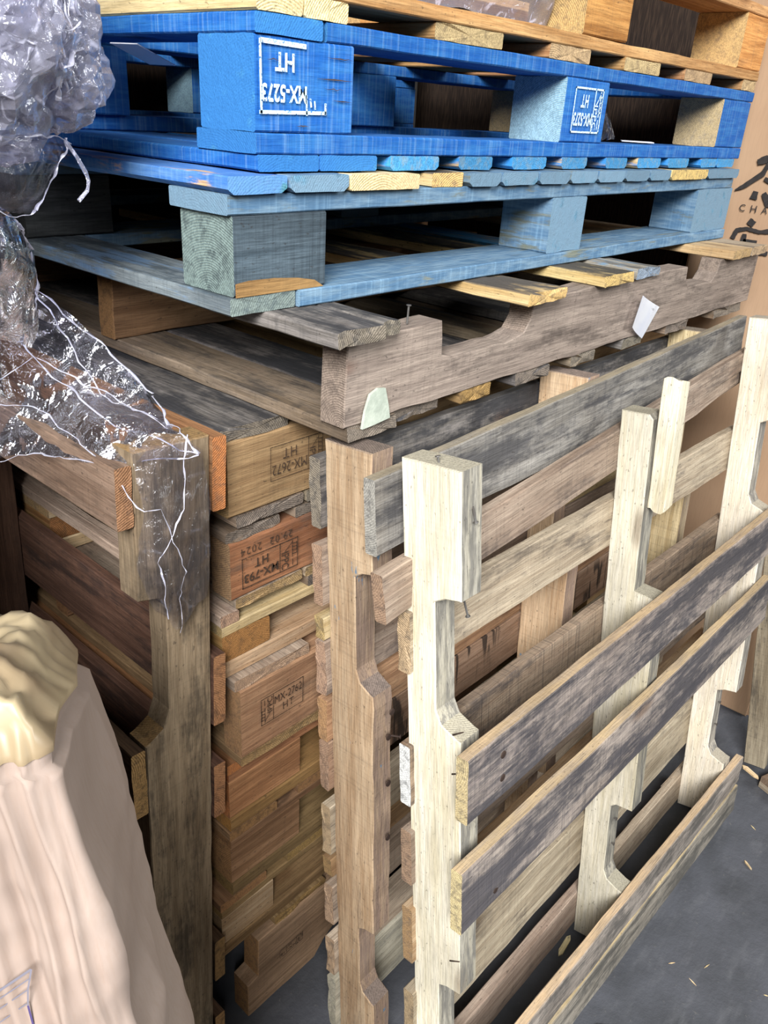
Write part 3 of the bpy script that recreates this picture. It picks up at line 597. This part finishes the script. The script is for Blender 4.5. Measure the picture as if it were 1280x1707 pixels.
# ------------------------------------------------------------------ cartons
e1=Vector((.796,-.605,0));nb=Vector((.605,.796,0))
def foldn(a,b,s): 
    v=1-abs(noise.noise(Vector((a,b,s))))*2
    return v
def carton():
    th=Thing('cardboard_box','crumpled pale cardboard box with tape, leaning in the left foreground','box',(-.60,-.10,0))
    W0,Dp=-.56,.17
    rows=[];NV=220
    def ring(v):
        z=1.10*v
        er=-.158+.15*(1-v) if v<.985 else -.162
        el=W0;pts=[]
        seg=[((el,0),(er,0),220),((er,0),(er-.012,Dp),60),((er-.012,Dp),(el,Dp),30),((el,Dp),(el,0),20)]
        for (p,q,n) in seg:
            for k in range(n):
                t=k/n;pts.append((p[0]+(q[0]-p[0])*t,p[1]+(q[1]-p[1])*t))
        return pts,z
    def place(a,d,z):
        # front plane leans back with height
        back=-.127*(z-1.098)
        base=Vector((-.426,-.300,0))
        # e1 coordinate of base point
        ae=base.dot(e1);bn=base.dot(nb)
        z2=z-max(0,(z-.6))*(.75*max(0,d-.04)+.1*max(0,a+.30))
        return e1*a+nb*(bn+d+.127*(z-1.098))+Vector((0,0,z2))
    bm=bmesh.new();allr=[]
    for i in range(NV+1):
        v=i/NV;pts,z=ring(v);row=[]
        for (a,d) in pts:
            am=a+.0
            ridge=foldn(am*52+z*5,z*2.2,2.1+d*9)*.0055+foldn(am*17-z*4,z*1.5,9+d*5)*.009+noise.noise(Vector((am*9,d*9,z*9)))*.006+foldn(am*20,z*26,4)*.0012
            if d<=0:
                for a0,sl,wd,am_ in ((-.186,.11,.0035,.006),(-.196,.10,.005,-.006),(-.171,.15,.003,.005),(-.163,.15,.004,-.004),(-.215,.09,.004,.005),(-.228,.06,.006,-.006)):
                    la=a0+sl*(1.098-z)+noise.noise(Vector((z*16,a0*90,0)))*.004
                    ridge+=am_*math.exp(-((am-la)/wd)**2)
            # inset/outset along the local outward direction
            ou=Vector((0,-1)) if d<=0 else (Vector((0,1)) if d>=Dp else (Vector((1,0)) if a>-.4 else Vector((-1,0))))
            p=place(a+ou.x*ridge,d+ou.y*ridge,z)
            row.append(bm.verts.new(p))
        allr.append(row)
    m=len(allr[0])
    # crushed, sloping top
    pts,_=ring(1.0);cx=(W0-.155)/2
    for s,dz in ((.985,.008),(.965,.014),(.94,.022),(.91,.028),(.88,.032),(.84,.034),(.80,.034),(.74,.032),(.66,.03),(.55,.026),(.4,.02),(.2,.02)):
        row=[]
        for (a,d) in pts:
            aa=cx+(a-cx)*s;dd=Dp/2+(d-Dp/2)*s
            lift=dz+foldn(aa*75,dd*40,5)*.006+noise.noise(Vector((aa*60,dd*60,1)))*.006
            row.append(bm.verts.new(place(aa,dd,1.10+lift+noise.noise(Vector((aa*12,dd*12,3)))*.012)))
        allr.append(row)
    for i in range(len(allr)-1):
        for k in range(m): bm.faces.new((allr[i][k],allr[i][(k+1)%m],allr[i+1][(k+1)%m],allr[i+1][k]))
    bm.faces.new(allr[-1]);bm.faces.new(allr[0][::-1])
    bmesh.ops.recalc_face_normals(bm,faces=bm.faces[:]);bm.normal_update()
    # tape strips: copies of surface faces pushed outwards
    def strip(name,sel,off,mat,lab):
        b2=bmesh.new();mp={}
        for i in range(len(allr)-1):
            for k in range(m):
                if not sel(i,k): continue
                vs=[(i,k),(i,(k+1)%m),(i+1,(k+1)%m),(i+1,k)];q=[]
                for (a,b) in vs:
                    if (a,b) not in mp:
                        sv=allr[a][b];mp[a,b]=b2.verts.new(sv.co+sv.normal*off)
                    q.append(mp[a,b])
                b2.faces.new(q)
        o=obj(name,b2,mat,th.e,Matrix.Translation(-th.off),smooth=True);o['label']=lab;return o
    strip('packing_tape',lambda i,k:(i>=NV-1 and (60<=k<=282)),.0015,M['tape'],'yellowish crumpled tape over the top edge')
    o=obj('body',bm,M['card'],th.e,Matrix.Translation(-th.off),smooth=True)
    # printed line drawing of a cabinet
    def pr(a,z): 
        p=place(a,0,z);return p-nb*.012
    bd=bmesh.new()
    def seg(p,q,w=.0012):
        a=Vector(p)-nb*.014;b=Vector(q)-nb*.014;d=(b-a).normalized();n=d.cross(nb).normalized()*w/2
        bd.faces.new([bd.verts.new(v) for v in (a-n,b-n,b+n,a+n)])
    A=(-.455,-.299,.927)
    seg(A,(-.477,-.285,.909),.0022);seg((-.4575,-.2985,.919),(-.479,-.284,.900));seg((-.4595,-.298,.909),(-.481,-.283,.889));seg((-.462,-.297,.895),(-.482,-.283,.876))
    seg(A,(-.4595,-.298,.909));seg((-.4595,-.298,.909),(-.4615,-.2975,.893));
    obj('printed_drawing',bd,M['line'],th.e,Matrix.Translation(-th.off))
    bd=bmesh.new();seg((-.4615,-.2975,.893),(-.462,-.303,.856),.0014);seg((-.462,-.303,.856),(-.463,-.31,.78),.0014)
    obj('printed_drawing',bd,M['lined'],th.e,Matrix.Translation(-th.off))
carton()
def boxmesh(lo,hi,ch=.004,div=0,amp=0,seed=0):
    bm=bmesh.new();bmesh.ops.create_cube(bm,size=1)
    for v in bm.verts: v.co=Vector([(lo[i]+hi[i])/2+v.co[i]*(hi[i]-lo[i]) for i in range(3)])
    bmesh.ops.bevel(bm,geom=bm.edges[:],offset=ch,segments=2,affect='EDGES')
    if div:
        bmesh.ops.subdivide_edges(bm,edges=[e for e in bm.edges if e.calc_length()>.1],cuts=div,use_grid_fill=True)
        for v in bm.verts: v.co+=Vector([noise.noise(v.co*5+Vector((seed,k*9,0)))*amp for k in range(3)])
    return bm
th=Thing('cardboard_box','tall tan cardboard box with black brush lettering, standing behind the stack at the right','box',(1.85,-.30,.0))
obj('body',boxmesh((1.46,-.33,.002),(2.1,.12,1.95),.006,5,.006),M['cardb'],th.e,Matrix.Translation(-th.off))
# lettering faces -X : mesh drawn in X/Z then turned
def wall_text(fn,y,z):
    bm=bmesh.new();fn(bm)
    o=obj('lettering',bm,M['ctext'],th.e,Matrix.Translation(Vector((1.452,y,z))-th.off)@Matrix.Rotation(-PI/2,4,'Z'));return o
def brush(bm,pts):
    # stroke with varying width ; pts (x,z,w)
    P_=[]
    for i in range(len(pts)-1):
        for k in range(6):
            t=k/6;a,b=pts[i],pts[i+1];P_.append([a[j]+(b[j]-a[j])*t for j in range(3)])
    P_.append(list(pts[-1]))
    L=[];Rr=[]
    for i,p in enumerate(P_):
        q=P_[min(i+1,len(P_)-1)];r=P_[max(i-1,0)];d=Vector((q[0]-r[0],0,q[1]-r[1])).normalized();n=Vector((-d.z,0,d.x))
        w=p[2]*(1+.25*noise.noise(Vector((p[0]*150,p[1]*150,1))))/2
        L.append(bm.verts.new(Vector((p[0],0,p[1]))+n*w));Rr.append(bm.verts.new(Vector((p[0],0,p[1]))-n*w))
    for i in range(len(L)-1): bm.faces.new((L[i],L[i+1],Rr[i+1],Rr[i]))
def ch1(bm):
    brush(bm,[(.000,.032,.012),(.018,.040,.016),(.04,.038,.010),(.07,.048,.012)])
    brush(bm,[(.03,.045,.006),(.018,.010,.012),(-.018,-.020,.010),(-.036,-.030,.003)])
    brush(bm,[(.012,-.028,.012),(.010,-.045,.016)]);brush(bm,[(.024,.0,.008),(.05,-.01,.012)])
    brush(bm,[(.03,-.03,.010),(.045,-.05,.018),(.07,-.045,.010)])
def ch2(bm):
    brush(bm,[(.000,.052,.014),(.014,.044,.016)])
    brush(bm,[(-.028,.008,.012),(-.022,.028,.010),(.0,.034,.008),(.03,.030,.008),(.06,.036,.012)])
    brush(bm,[(-.002,.022,.010),(-.002,-.012,.018),(-.006,-.050,.014),(.014,-.062,.012)])
    brush(bm,[(.0,-.012,.008),(.03,-.016,.008),(.06,-.014,.010)]);brush(bm,[(-.002,.008,.006),(.03,.008,.006)])
wall_text(ch1,.002,1.375)
bm=bmesh.new()
for s,x in (('C',0),('H',.026),('A',.051),('Y',.076)): put_text(bm,s,x,x+.013,0,.015,bold=0)
obj('lettering',bm,M['ctext'],th.e,Matrix.Translation(Vector((1.452,.018,1.302))-th.off)@Matrix.Rotation(-PI/2,4,'Z'))
wall_text(ch2,-.010,1.232)
th=Thing('cardboard_box','dark cardboard box added out of view at the left to block light','box',(-.45,.7,0))  # unseen box, added to cut light reaching the left leaning pallet
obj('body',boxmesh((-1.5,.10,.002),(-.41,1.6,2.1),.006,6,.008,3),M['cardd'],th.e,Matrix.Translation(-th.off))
th=Thing('cardboard_box','large dark box added right behind the stack to block light','box',(.7,1.5,0))  # added to stop light from behind, so the pallet openings go dark
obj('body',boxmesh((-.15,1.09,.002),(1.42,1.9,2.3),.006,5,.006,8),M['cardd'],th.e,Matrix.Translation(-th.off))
th=Thing('cardboard_box','dark box added between the stack and the tall tan box to keep the openings black','box',(1.8,.6,0))  # added dark filler seen through the right-hand pallet openings
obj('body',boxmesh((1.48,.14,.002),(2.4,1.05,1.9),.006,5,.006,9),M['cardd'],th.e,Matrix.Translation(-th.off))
# ------------------------------------------------------------------ stretch film
def cr(p0,p1,p2,p3,t): return ((p1*2)+(p2-p0)*t+(p0*2-p1*5+p2*4-p3)*t*t+(p1*3-p0-p2*3+p3)*t**3)*.5
def patch(G,n=70,amp=.006,fr=26,seed=0):
    G=[[Vector(p) for p in r] for r in G];nr,nc=len(G),len(G[0])
    def ev(row,t):
        x=t*(len(row)-1);i=min(int(x),len(row)-2);f=x-i
        a=row[i-1] if i>0 else row[0]*2-row[1];d=row[i+2] if i+2<len(row) else row[-1]*2-row[-2]
        return cr(a,row[i],row[i+1],d,f)
    bm=bmesh.new();V=[]
    for i in range(n+1):
        r=[]
        for j in range(n+1):
            u,v=j/n,i/n
            p=ev([ev(row,u) for row in G],v)
            q=p*fr
            d=Vector((noise.noise(q+Vector((seed,0,0))),noise.noise(q+Vector((0,seed+5,0))),noise.noise(q+Vector((0,0,seed+9)))))
            f=(1-abs(noise.noise(q*.6+Vector((seed,3,1))))*2.5)
            f2=(1-abs(noise.noise(q*1.7+Vector((seed,8,1))))*2.5)
            r.append(bm.verts.new(p+d*amp+Vector((-.6,-.7,.3))*(f*amp*.8+f2*amp*.35)))
        V.append(r)
    for i in range(n):
        for j in range(n): bm.faces.new((V[i][j],V[i][j+1],V[i+1][j+1],V[i+1][j]))
    return bm
def blob_film(c,r,amp,seed,n=5,fr=20):
    bm=bmesh.new();bmesh.ops.create_icosphere(bm,subdivisions=n,radius=1)
    for v in bm.verts:
        d=v.co.normalized();q=Vector((d.x*r[0],d.y*r[1],d.z*r[2]))
        s=q*fr+Vector((seed,seed*.7,0))
        k=(1-abs(noise.noise(s))*2.2)+.6*(1-abs(noise.noise(s*2.1))*2.2)+.35*(1-abs(noise.noise(s*4.3))*2.2)
        v.co=Vector(c)+q+d*k*amp
    return bm
def film(name,label,bms,mat):
    base=None
    for i,b in enumerate(bms):
        if base is None: base=b
        else:
            me=bpy.data.meshes.new('q');b.to_mesh(me);b.free();base.from_mesh(me);bpy.data.meshes.remove(me)
    c=sum((v.co for v in base.verts),Vector())/len(base.verts);z=min(v.co.z for v in base.verts);c.z=z
    bmesh.ops.translate(base,verts=base.verts,vec=-c)
    o=obj(name,base,mat,None,Matrix.Translation(c),smooth=False);tag(o,label,'plastic film');return o
o=film('plastic_film','big bluish-white crumpled bunch of clear film beside the top of the stack',
 [blob_film((-.222,.10,1.530),(.080,.075,.085),.013,1,5,15),blob_film((-.215,.10,1.52),(.062,.06,.075),.014,5,5,17),blob_film((-.27,.13,1.57),(.10,.09,.11),.016,9,5,14),blob_film((-.20,.09,1.545),(.045,.045,.06),.012,31,4,20),blob_film((-.152,.085,1.478),(.030,.028,.032),.007,14,4,34),blob_film((-.215,.11,1.44),(.040,.04,.035),.008,21,4,30)],M['filmb'])
film('plastic_film','small dull clump of film resting on the left edge of the bright blue pallet',[blob_film((-.155,.12,1.447),(.034,.028,.016),.006,3,4,40)],M['filmb'])
F_drape=[[(-0.190,0.300,1.282),(-0.124,0.270,1.245),(-0.102,0.180,1.202),(-0.093,0.080,1.154)],
 [(-0.212,0.280,1.206),(-0.159,0.220,1.175),(-0.129,0.130,1.152),(-0.112,0.020,1.139)],
 [(-0.233,0.260,1.128),(-0.177,0.200,1.127),(-0.159,0.070,1.142),(-0.120,-0.020,1.142)],
 [(-0.261,0.220,1.064),(-0.209,0.150,1.090),(-0.188,0.030,1.112),(-0.115,-0.036,1.124)]]
F_hang=[[(-0.179,-0.010,1.140),(-0.159,-0.022,1.140),(-0.128,-0.022,1.136),(-0.094,-0.016,1.120)],
 [(-0.177,-0.020,1.072),(-0.162,-0.030,1.071),(-0.132,-0.026,1.061),(-0.092,-0.018,1.037)],
 [(-0.185,-0.012,0.996),(-0.167,-0.028,1.007),(-0.133,-0.022,0.984),(-0.098,-0.018,0.943)],
 [(-0.165,-.010,0.935),(-0.158,-0.020,0.928),(-0.139,-0.016,0.902),(-0.115,-0.016,0.924)]]
F_pocket=[[(-0.244,0.120,1.413),(-0.228,0.080,1.418),(-0.195,0.080,1.420),(-0.141,0.120,1.419)],
 [(-0.254,0.100,1.400),(-0.241,0.060,1.400),(-0.214,0.060,1.395),(-0.160,0.100,1.404)],
 [(-0.258,0.100,1.380),(-0.239,0.070,1.378),(-0.218,0.070,1.374),(-0.176,0.100,1.381)],
 [(-0.253,0.120,1.360),(-0.229,0.100,1.358),(-0.212,0.100,1.354),(-0.193,0.100,1.356)]]
F_low=[[(-0.219,0.200,1.358),(-0.202,0.160,1.353),(-0.190,0.150,1.340),(-0.165,0.180,1.304)],
 [(-0.226,0.200,1.318),(-0.226,0.130,1.322),(-0.207,0.130,1.314),(-0.164,0.180,1.273)],
 [(-0.233,0.200,1.276),(-0.224,0.150,1.277),(-0.207,0.150,1.270),(-0.159,0.200,1.235)],
 [(-0.243,0.200,1.220),(-0.220,0.180,1.221),(-0.201,0.180,1.218),(-0.173,0.200,1.203)]]
sh=lambda G,d:[[tuple(Vector(p)+Vector(d)) for p in r] for r in G]
def crease(pts,w=.0016,seed=0):
    # rolled fold of film: a thin flattened tube that wanders a little
    bm=bmesh.new();P_=[]
    for i in range(len(pts)-1):
        for k in range(10): P_.append(Vector(pts[i]).lerp(Vector(pts[i+1]),k/10))
    P_.append(Vector(pts[-1]));rg=[]
    for i,p in enumerate(P_):
        q=p*30;p=p+Vector((noise.noise(q+Vector((seed,0,0))),noise.noise(q+Vector((0,seed,0))),noise.noise(q+Vector((0,0,seed)))))*.006+Vector((noise.noise(q*3.1),noise.noise(q*3.1+Vector((9,0,0))),noise.noise(q*3.1+Vector((0,9,0)))))*.0025
        r=w*(.2+1.3*abs(noise.noise(q*2)))
        d=(P_[min(i+1,len(P_)-1)]-P_[max(i-1,0)]).normalized();m=d.to_track_quat('Z','Y').to_matrix()
        rg.append([bm.verts.new(p+m@Vector((math.cos(a*PI/3)*r*1.6,math.sin(a*PI/3)*r*.5,0))) for a in range(6)])
    for i in range(len(rg)-1):
        for k in range(6): bm.faces.new((rg[i][k],rg[i][(k+1)%6],rg[i+1][(k+1)%6],rg[i+1][k]))
    return bm
def gl(G,r=None,c=None): return [g for g in G[r]] if r is not None else [G[i][c] for i in range(len(G))]
FE=[]
M['fold']=film_mat('creased_film_edge',.34,'#f1f0ff',1.6,40)
film('plastic_film','wide clear film draped over the dark leaning pallet and down its runner',[patch(F_drape,90,.005,20,1),patch(F_hang,60,.0035,40,7)]+FE,M['film'])
film('plastic_film','clear film pocket hanging beside the faded blue pallet',[patch(F_pocket,50,.004,30,2),patch(sh(F_pocket,(.004,.03,.0)),40,.005,25,8)],M['film'])
film('plastic_film','rumpled clear film bulging at the left edge below the hanging pocket',[patch(F_low,50,.008,24,6),patch(sh(F_low,(-.01,-.02,0)),50,.008,30,12)],M['film'])
def tube(pts,r,mat,name,label,cat,flat=1):
    bm=bmesh.new();rings=[];n=6
    for i,p in enumerate(pts):
        p=Vector(p);d=(Vector(pts[min(i+1,len(pts)-1)])-Vector(pts[max(i-1,0)])).normalized();q=d.to_track_quat('Z','Y').to_matrix()
        rr=r*(.7+.5*abs(noise.noise(p*90)))
        rings.append([bm.verts.new(p+q@Vector((math.cos(a*2*PI/n)*rr,math.sin(a*2*PI/n)*rr*flat,0))) for a in range(n)])
    for i in range(len(rings)-1):
        for k in range(n): bm.faces.new((rings[i][k],rings[i][(k+1)%n],rings[i+1][(k+1)%n],rings[i+1][k]))
    bm.faces.new(rings[0]);bm.faces.new(rings[-1][::-1])
    c=Vector(pts[0]);bmesh.ops.translate(bm,verts=bm.verts,vec=-c)
    return tag(obj(name,bm,mat,None,Matrix.Translation(c)),label,cat)
tube([(-.166,.08,1.419),(-.156,.08,1.405),(-.149,.08,1.392),(-.1465,.08,1.384),(-.149,.08,1.375),(-.159,.08,1.366)],.0022,M['filmb'],'plastic_film','twisted strand of film dangling from the pocket tip','plastic film')
film('plastic_film','crumpled film stuffed into the right opening of the bright blue pallet',[patch([[(.80,.12,1.505),(.86,.10,1.51),(.92,.12,1.505)],[(.80,.1,1.47),(.86,.08,1.475),(.92,.1,1.48)],[(.78,.1,1.437),(.86,.08,1.436),(.94,.1,1.438)]],40,.01,30,3)],M['film'])
film('plastic_film','film wrapped inside the opening of the topmost pallet',[patch([[(.16,.06,1.668),(.35,.05,1.668),(.60,.06,1.668)],[(.16,.06,1.62),(.35,.04,1.62),(.60,.05,1.62)],[(.16,.06,1.582),(.35,.05,1.582),(.60,.06,1.582)]],60,.006,20,5)],M['filmb'])
bm=boxmesh((-.05,-.03,0),(.05,.03,.0015),.0005);tag(obj('paper_scrap',bm,M['paper'],None,Matrix.Translation((1.02,.09,1.4365))@Matrix.Rotation(.5,4,'Z')),'white paper scrap lying inside the bright blue pallet','paper')
bm=boxmesh((-.035,-.02,0),(.035,.02,.001),.0004);tag(obj('paper_scrap',bm,M['paper'],None,Matrix.Translation((.035,.25,1.505))@Matrix.Rotation(.3,4,'Z')@Matrix.Rotation(.25,4,'Y')),'torn white paper caught under the top left board of the bright blue pallet','paper')
bo=[o for o in bpy.data.objects if o.get('label','').startswith('big bluish')][0]
rr=random.Random(4)
for i in range(46):
    c=Vector((-.222,.10,1.530)) if i%3 else Vector((-.20,.09,1.50));rad=Vector((.082,.078,.090)) if i%3 else Vector((.06,.05,.06))
    d=Vector((-.2+rr.uniform(-.7,1.0),-1,rr.uniform(-1,.9))).normalized();u=d.cross(Vector((rr.uniform(-1,1),rr.uniform(-1,1),rr.uniform(-1,1)))).normalized()
    pts=[]
    for k in range(3):
        e_=(d+u*(k-1)*rr.uniform(.12,.3)).normalized();pts.append(c+Vector((e_.x*rad.x,e_.y*rad.y,e_.z*rad.z))*1.08)
    b=crease(pts,rr.uniform(.0008,.0026),i*2.3);bmesh.ops.translate(b,verts=b.verts,vec=-bo.location)
    obj('fold',b,M['fold'],bo,Matrix.Identity(4),smooth=True)
fo=[o for o in bpy.data.objects if o.get('label','').startswith('wide clear film')][0]
fl=[gl(F_drape,0),gl(F_drape,3),gl(F_drape,c=3),[F_drape[0][0],F_drape[1][1],F_drape[2][2],F_drape[3][3]],[F_drape[2][0],F_drape[1][1],F_drape[1][2],F_drape[1][3]],[F_drape[2][0],F_drape[2][1],F_drape[3][2]],[F_drape[2][3],F_hang[1][2],F_hang[2][1],F_hang[3][1]],[F_drape[3][2],F_hang[1][0],F_hang[1][1],F_hang[2][2],F_hang[3][2]],[F_drape[1][0],F_drape[0][1],F_drape[1][2],F_drape[2][3]]]
for i,L_ in enumerate(fl):
    b=crease(L_,.0016 if i<5 else .0009,i*3);bmesh.ops.translate(b,verts=b.verts,vec=-fo.location+Vector((-.004,-.006,.003)))
    obj('fold',b,M['fold'],fo,Matrix.Identity(4),smooth=True)
for key,G_ in (('clear film pocket',F_pocket),('rumpled clear film',F_low)):
    f2=[o for o in bpy.data.objects if o.get('label','').startswith(key)][0]
    for i,L_ in enumerate((gl(G_,3),gl(G_,c=3),gl(G_,0))):
        b=crease(L_,.0022,i*5+1);bmesh.ops.translate(b,verts=b.verts,vec=-f2.location+Vector((-.003,-.005,.0)))
        obj('fold',b,M['fold'],f2,Matrix.Identity(4),smooth=True)
# ------------------------------------------------------------------ things at the right and on the floor
th=Thing('wooden_plank','narrow split plank standing upright against the tall tan box','plank',(1.32,-.40,0))
o=plank(th,'plank_body',(1.268,1.293),(-.385,-.335),(.008,.68),'z',M['tang'],tilt=('X',-.17),jag1=.03,rough=.002)
tag(o,None,None)
th=Thing('wooden_pallet','corner of a dusty pallet lying flat on the floor at the right edge','pallet',(1.5,-.75,0))
rz=Matrix.Rotation(-.5,4,'Z')
th.e.matrix_world=Matrix.Translation((1.215,-.445,0))@Matrix.Rotation(-.35,4,'Z');th.off=Vector((0,0,0))
for y in (-.12,-.25,-.38): plank(th,'deck_board',(.0,.8),(y,y+.115),(.0205,.038),'x',M['dust'],rough=.0015)
for x in (.0,.35,.7): plank(th,'runner',(x,x+.09),(-.385,-.005),(.002,.020),'y',M['tang'])
def splinter(p,L,rz,label,mat='pale',w=.006,ry=.05):
    bm=bmesh.new();vs=[(-L/2,0,0),(-L*.3,w/2,.001),(L*.35,w/2,0),(L/2,0,0),(L*.3,-w/2,.001),(-L*.35,-w/2,0)]
    f=bm.faces.new([bm.verts.new(v) for v in vs]);r=bmesh.ops.extrude_face_region(bm,geom=[f]);bmesh.ops.translate(bm,verts=[v for v in r['geom'] if isinstance(v,bmesh.types.BMVert)],vec=(0,0,.004))
    o=obj('wood_splinter',bm,M[mat],None,Matrix.Translation(p)@Matrix.Rotation(rz,4,'Z'));tag(o,label,'splinter')
splinter((.487,-.325,.001),.055,.1,'larger pale splinter on the floor by the middle cream runner',w=.010)
splinter((.40,-.47,.001),.07,-.9,'pale splinter on the floor in front of the bottom board',w=.012)
splinter((1.20,-.425,.040),.05,1.2,'pointed pale sliver stuck at the corner of the dusty floor pallet',w=.012)
splinter((.95,-.52,.001),.025,1.0,'tiny sliver on the open floor, right of the cream pallet',w=.003)
for i in range(16):
    x=.55+R.random()*.8;y=-.46-R.random()*.4
    if i==0: continue
    bm=bmesh.new();L=.008+R.random()*.014;f=bm.faces.new([bm.verts.new(v) for v in ((-L/2,0,0),(0,.001,0),(L/2,0,0),(0,-.001,0))]);r=bmesh.ops.extrude_face_region(bm,geom=[f]);bmesh.ops.translate(bm,verts=[v for v in r['geom'] if isinstance(v,bmesh.types.BMVert)],vec=(0,0,.001))
    tag(obj('wood_chip',bm,M['pale'],None,Matrix.Translation((x,y,.0005))@Matrix.Rotation(R.random()*3,4,'Z')),'tiny wood chip among the litter on the open grey floor','chip','wood chips on the floor')
# ------------------------------------------------------------------ room
def room(name,lo,hi,mat):
    o=obj(name,boxmesh(lo,hi,.001),mat);o['kind']='structure';return o
room('floor',(-6,-6,-.1),(5,5,0),floor_mat())
M['wall']=plain('dim_plaster','#5a5552',.9,c2='#4b4744',sc=4)
M['steelc']=plain('dark_roof_sheet','#3b3b3d',.7,c2='#333335',sc=5)
room('wall_back',(-6,4,0),(5,4.1,3.6),M['wall']);room('wall_right',(4,-6,0),(4.1,4,3.6),M['wall'])
room('ceiling',(-1.2,-1.0,3.6),(4.1,4.1,3.7),M['steelc'])
room('wall_left',(-2.6,.6,0),(-2.5,4,3.6),M['wall'])
# ------------------------------------------------------------------ light
W=bpy.data.worlds.new('sky');bpy.context.scene.world=W;W.use_nodes=True;b=W.node_tree.nodes['Background'];b.inputs[0].default_value=(.72,.84,1,1);b.inputs[1].default_value=.04
def area(name,loc,tgt,sx,sy,E,col):
    l=bpy.data.lights.new(name,'AREA');l.shape='RECTANGLE';l.size=sx;l.size_y=sy;l.energy=E;l.color=col
    o=bpy.data.objects.new(name,l);C.objects.link(o);o.location=loc;o.rotation_euler=(Vector(tgt)-Vector(loc)).to_track_quat('-Z','Y').to_euler();return o
area('doorway_daylight',(-2.75,-2.15,3.4),(.2,-.1,.9),1.8,1.8,330,(.97,.98,1))
area('side_daylight',(2.3,-4.0,3.3),(.6,0,.8),2.0,1.6,105,(.93,.97,1))
# ------------------------------------------------------------------ camera
Rm=[[0.67173265,-0.73862729,0.05661248],[-0.29554636,-0.33728615,-0.89380669],[0.67928462,0.58366752,-0.44486473]]
cd=bpy.data.cameras.new('camera');cam=bpy.data.objects.new('camera',cd);C.objects.link(cam);bpy.context.scene.camera=cam
r,d,f=[Vector(v) for v in Rm];mw=Matrix((( r.x,-d.x,-f.x),(r.y,-d.y,-f.y),(r.z,-d.z,-f.z)))
cam.matrix_world=Matrix.Translation((-.581,-.700,1.460))@mw.to_4x4()
cd.sensor_fit='VERTICAL';cd.sensor_height=24;cd.lens=1338.17/1707*24;cd.clip_start=.02
s=bpy.context.scene;s.view_settings.view_transform='Standard';s.view_settings.look='None';s.view_settings.gamma=1;s.view_settings.use_curve_mapping=False;s.view_settings.exposure=.6
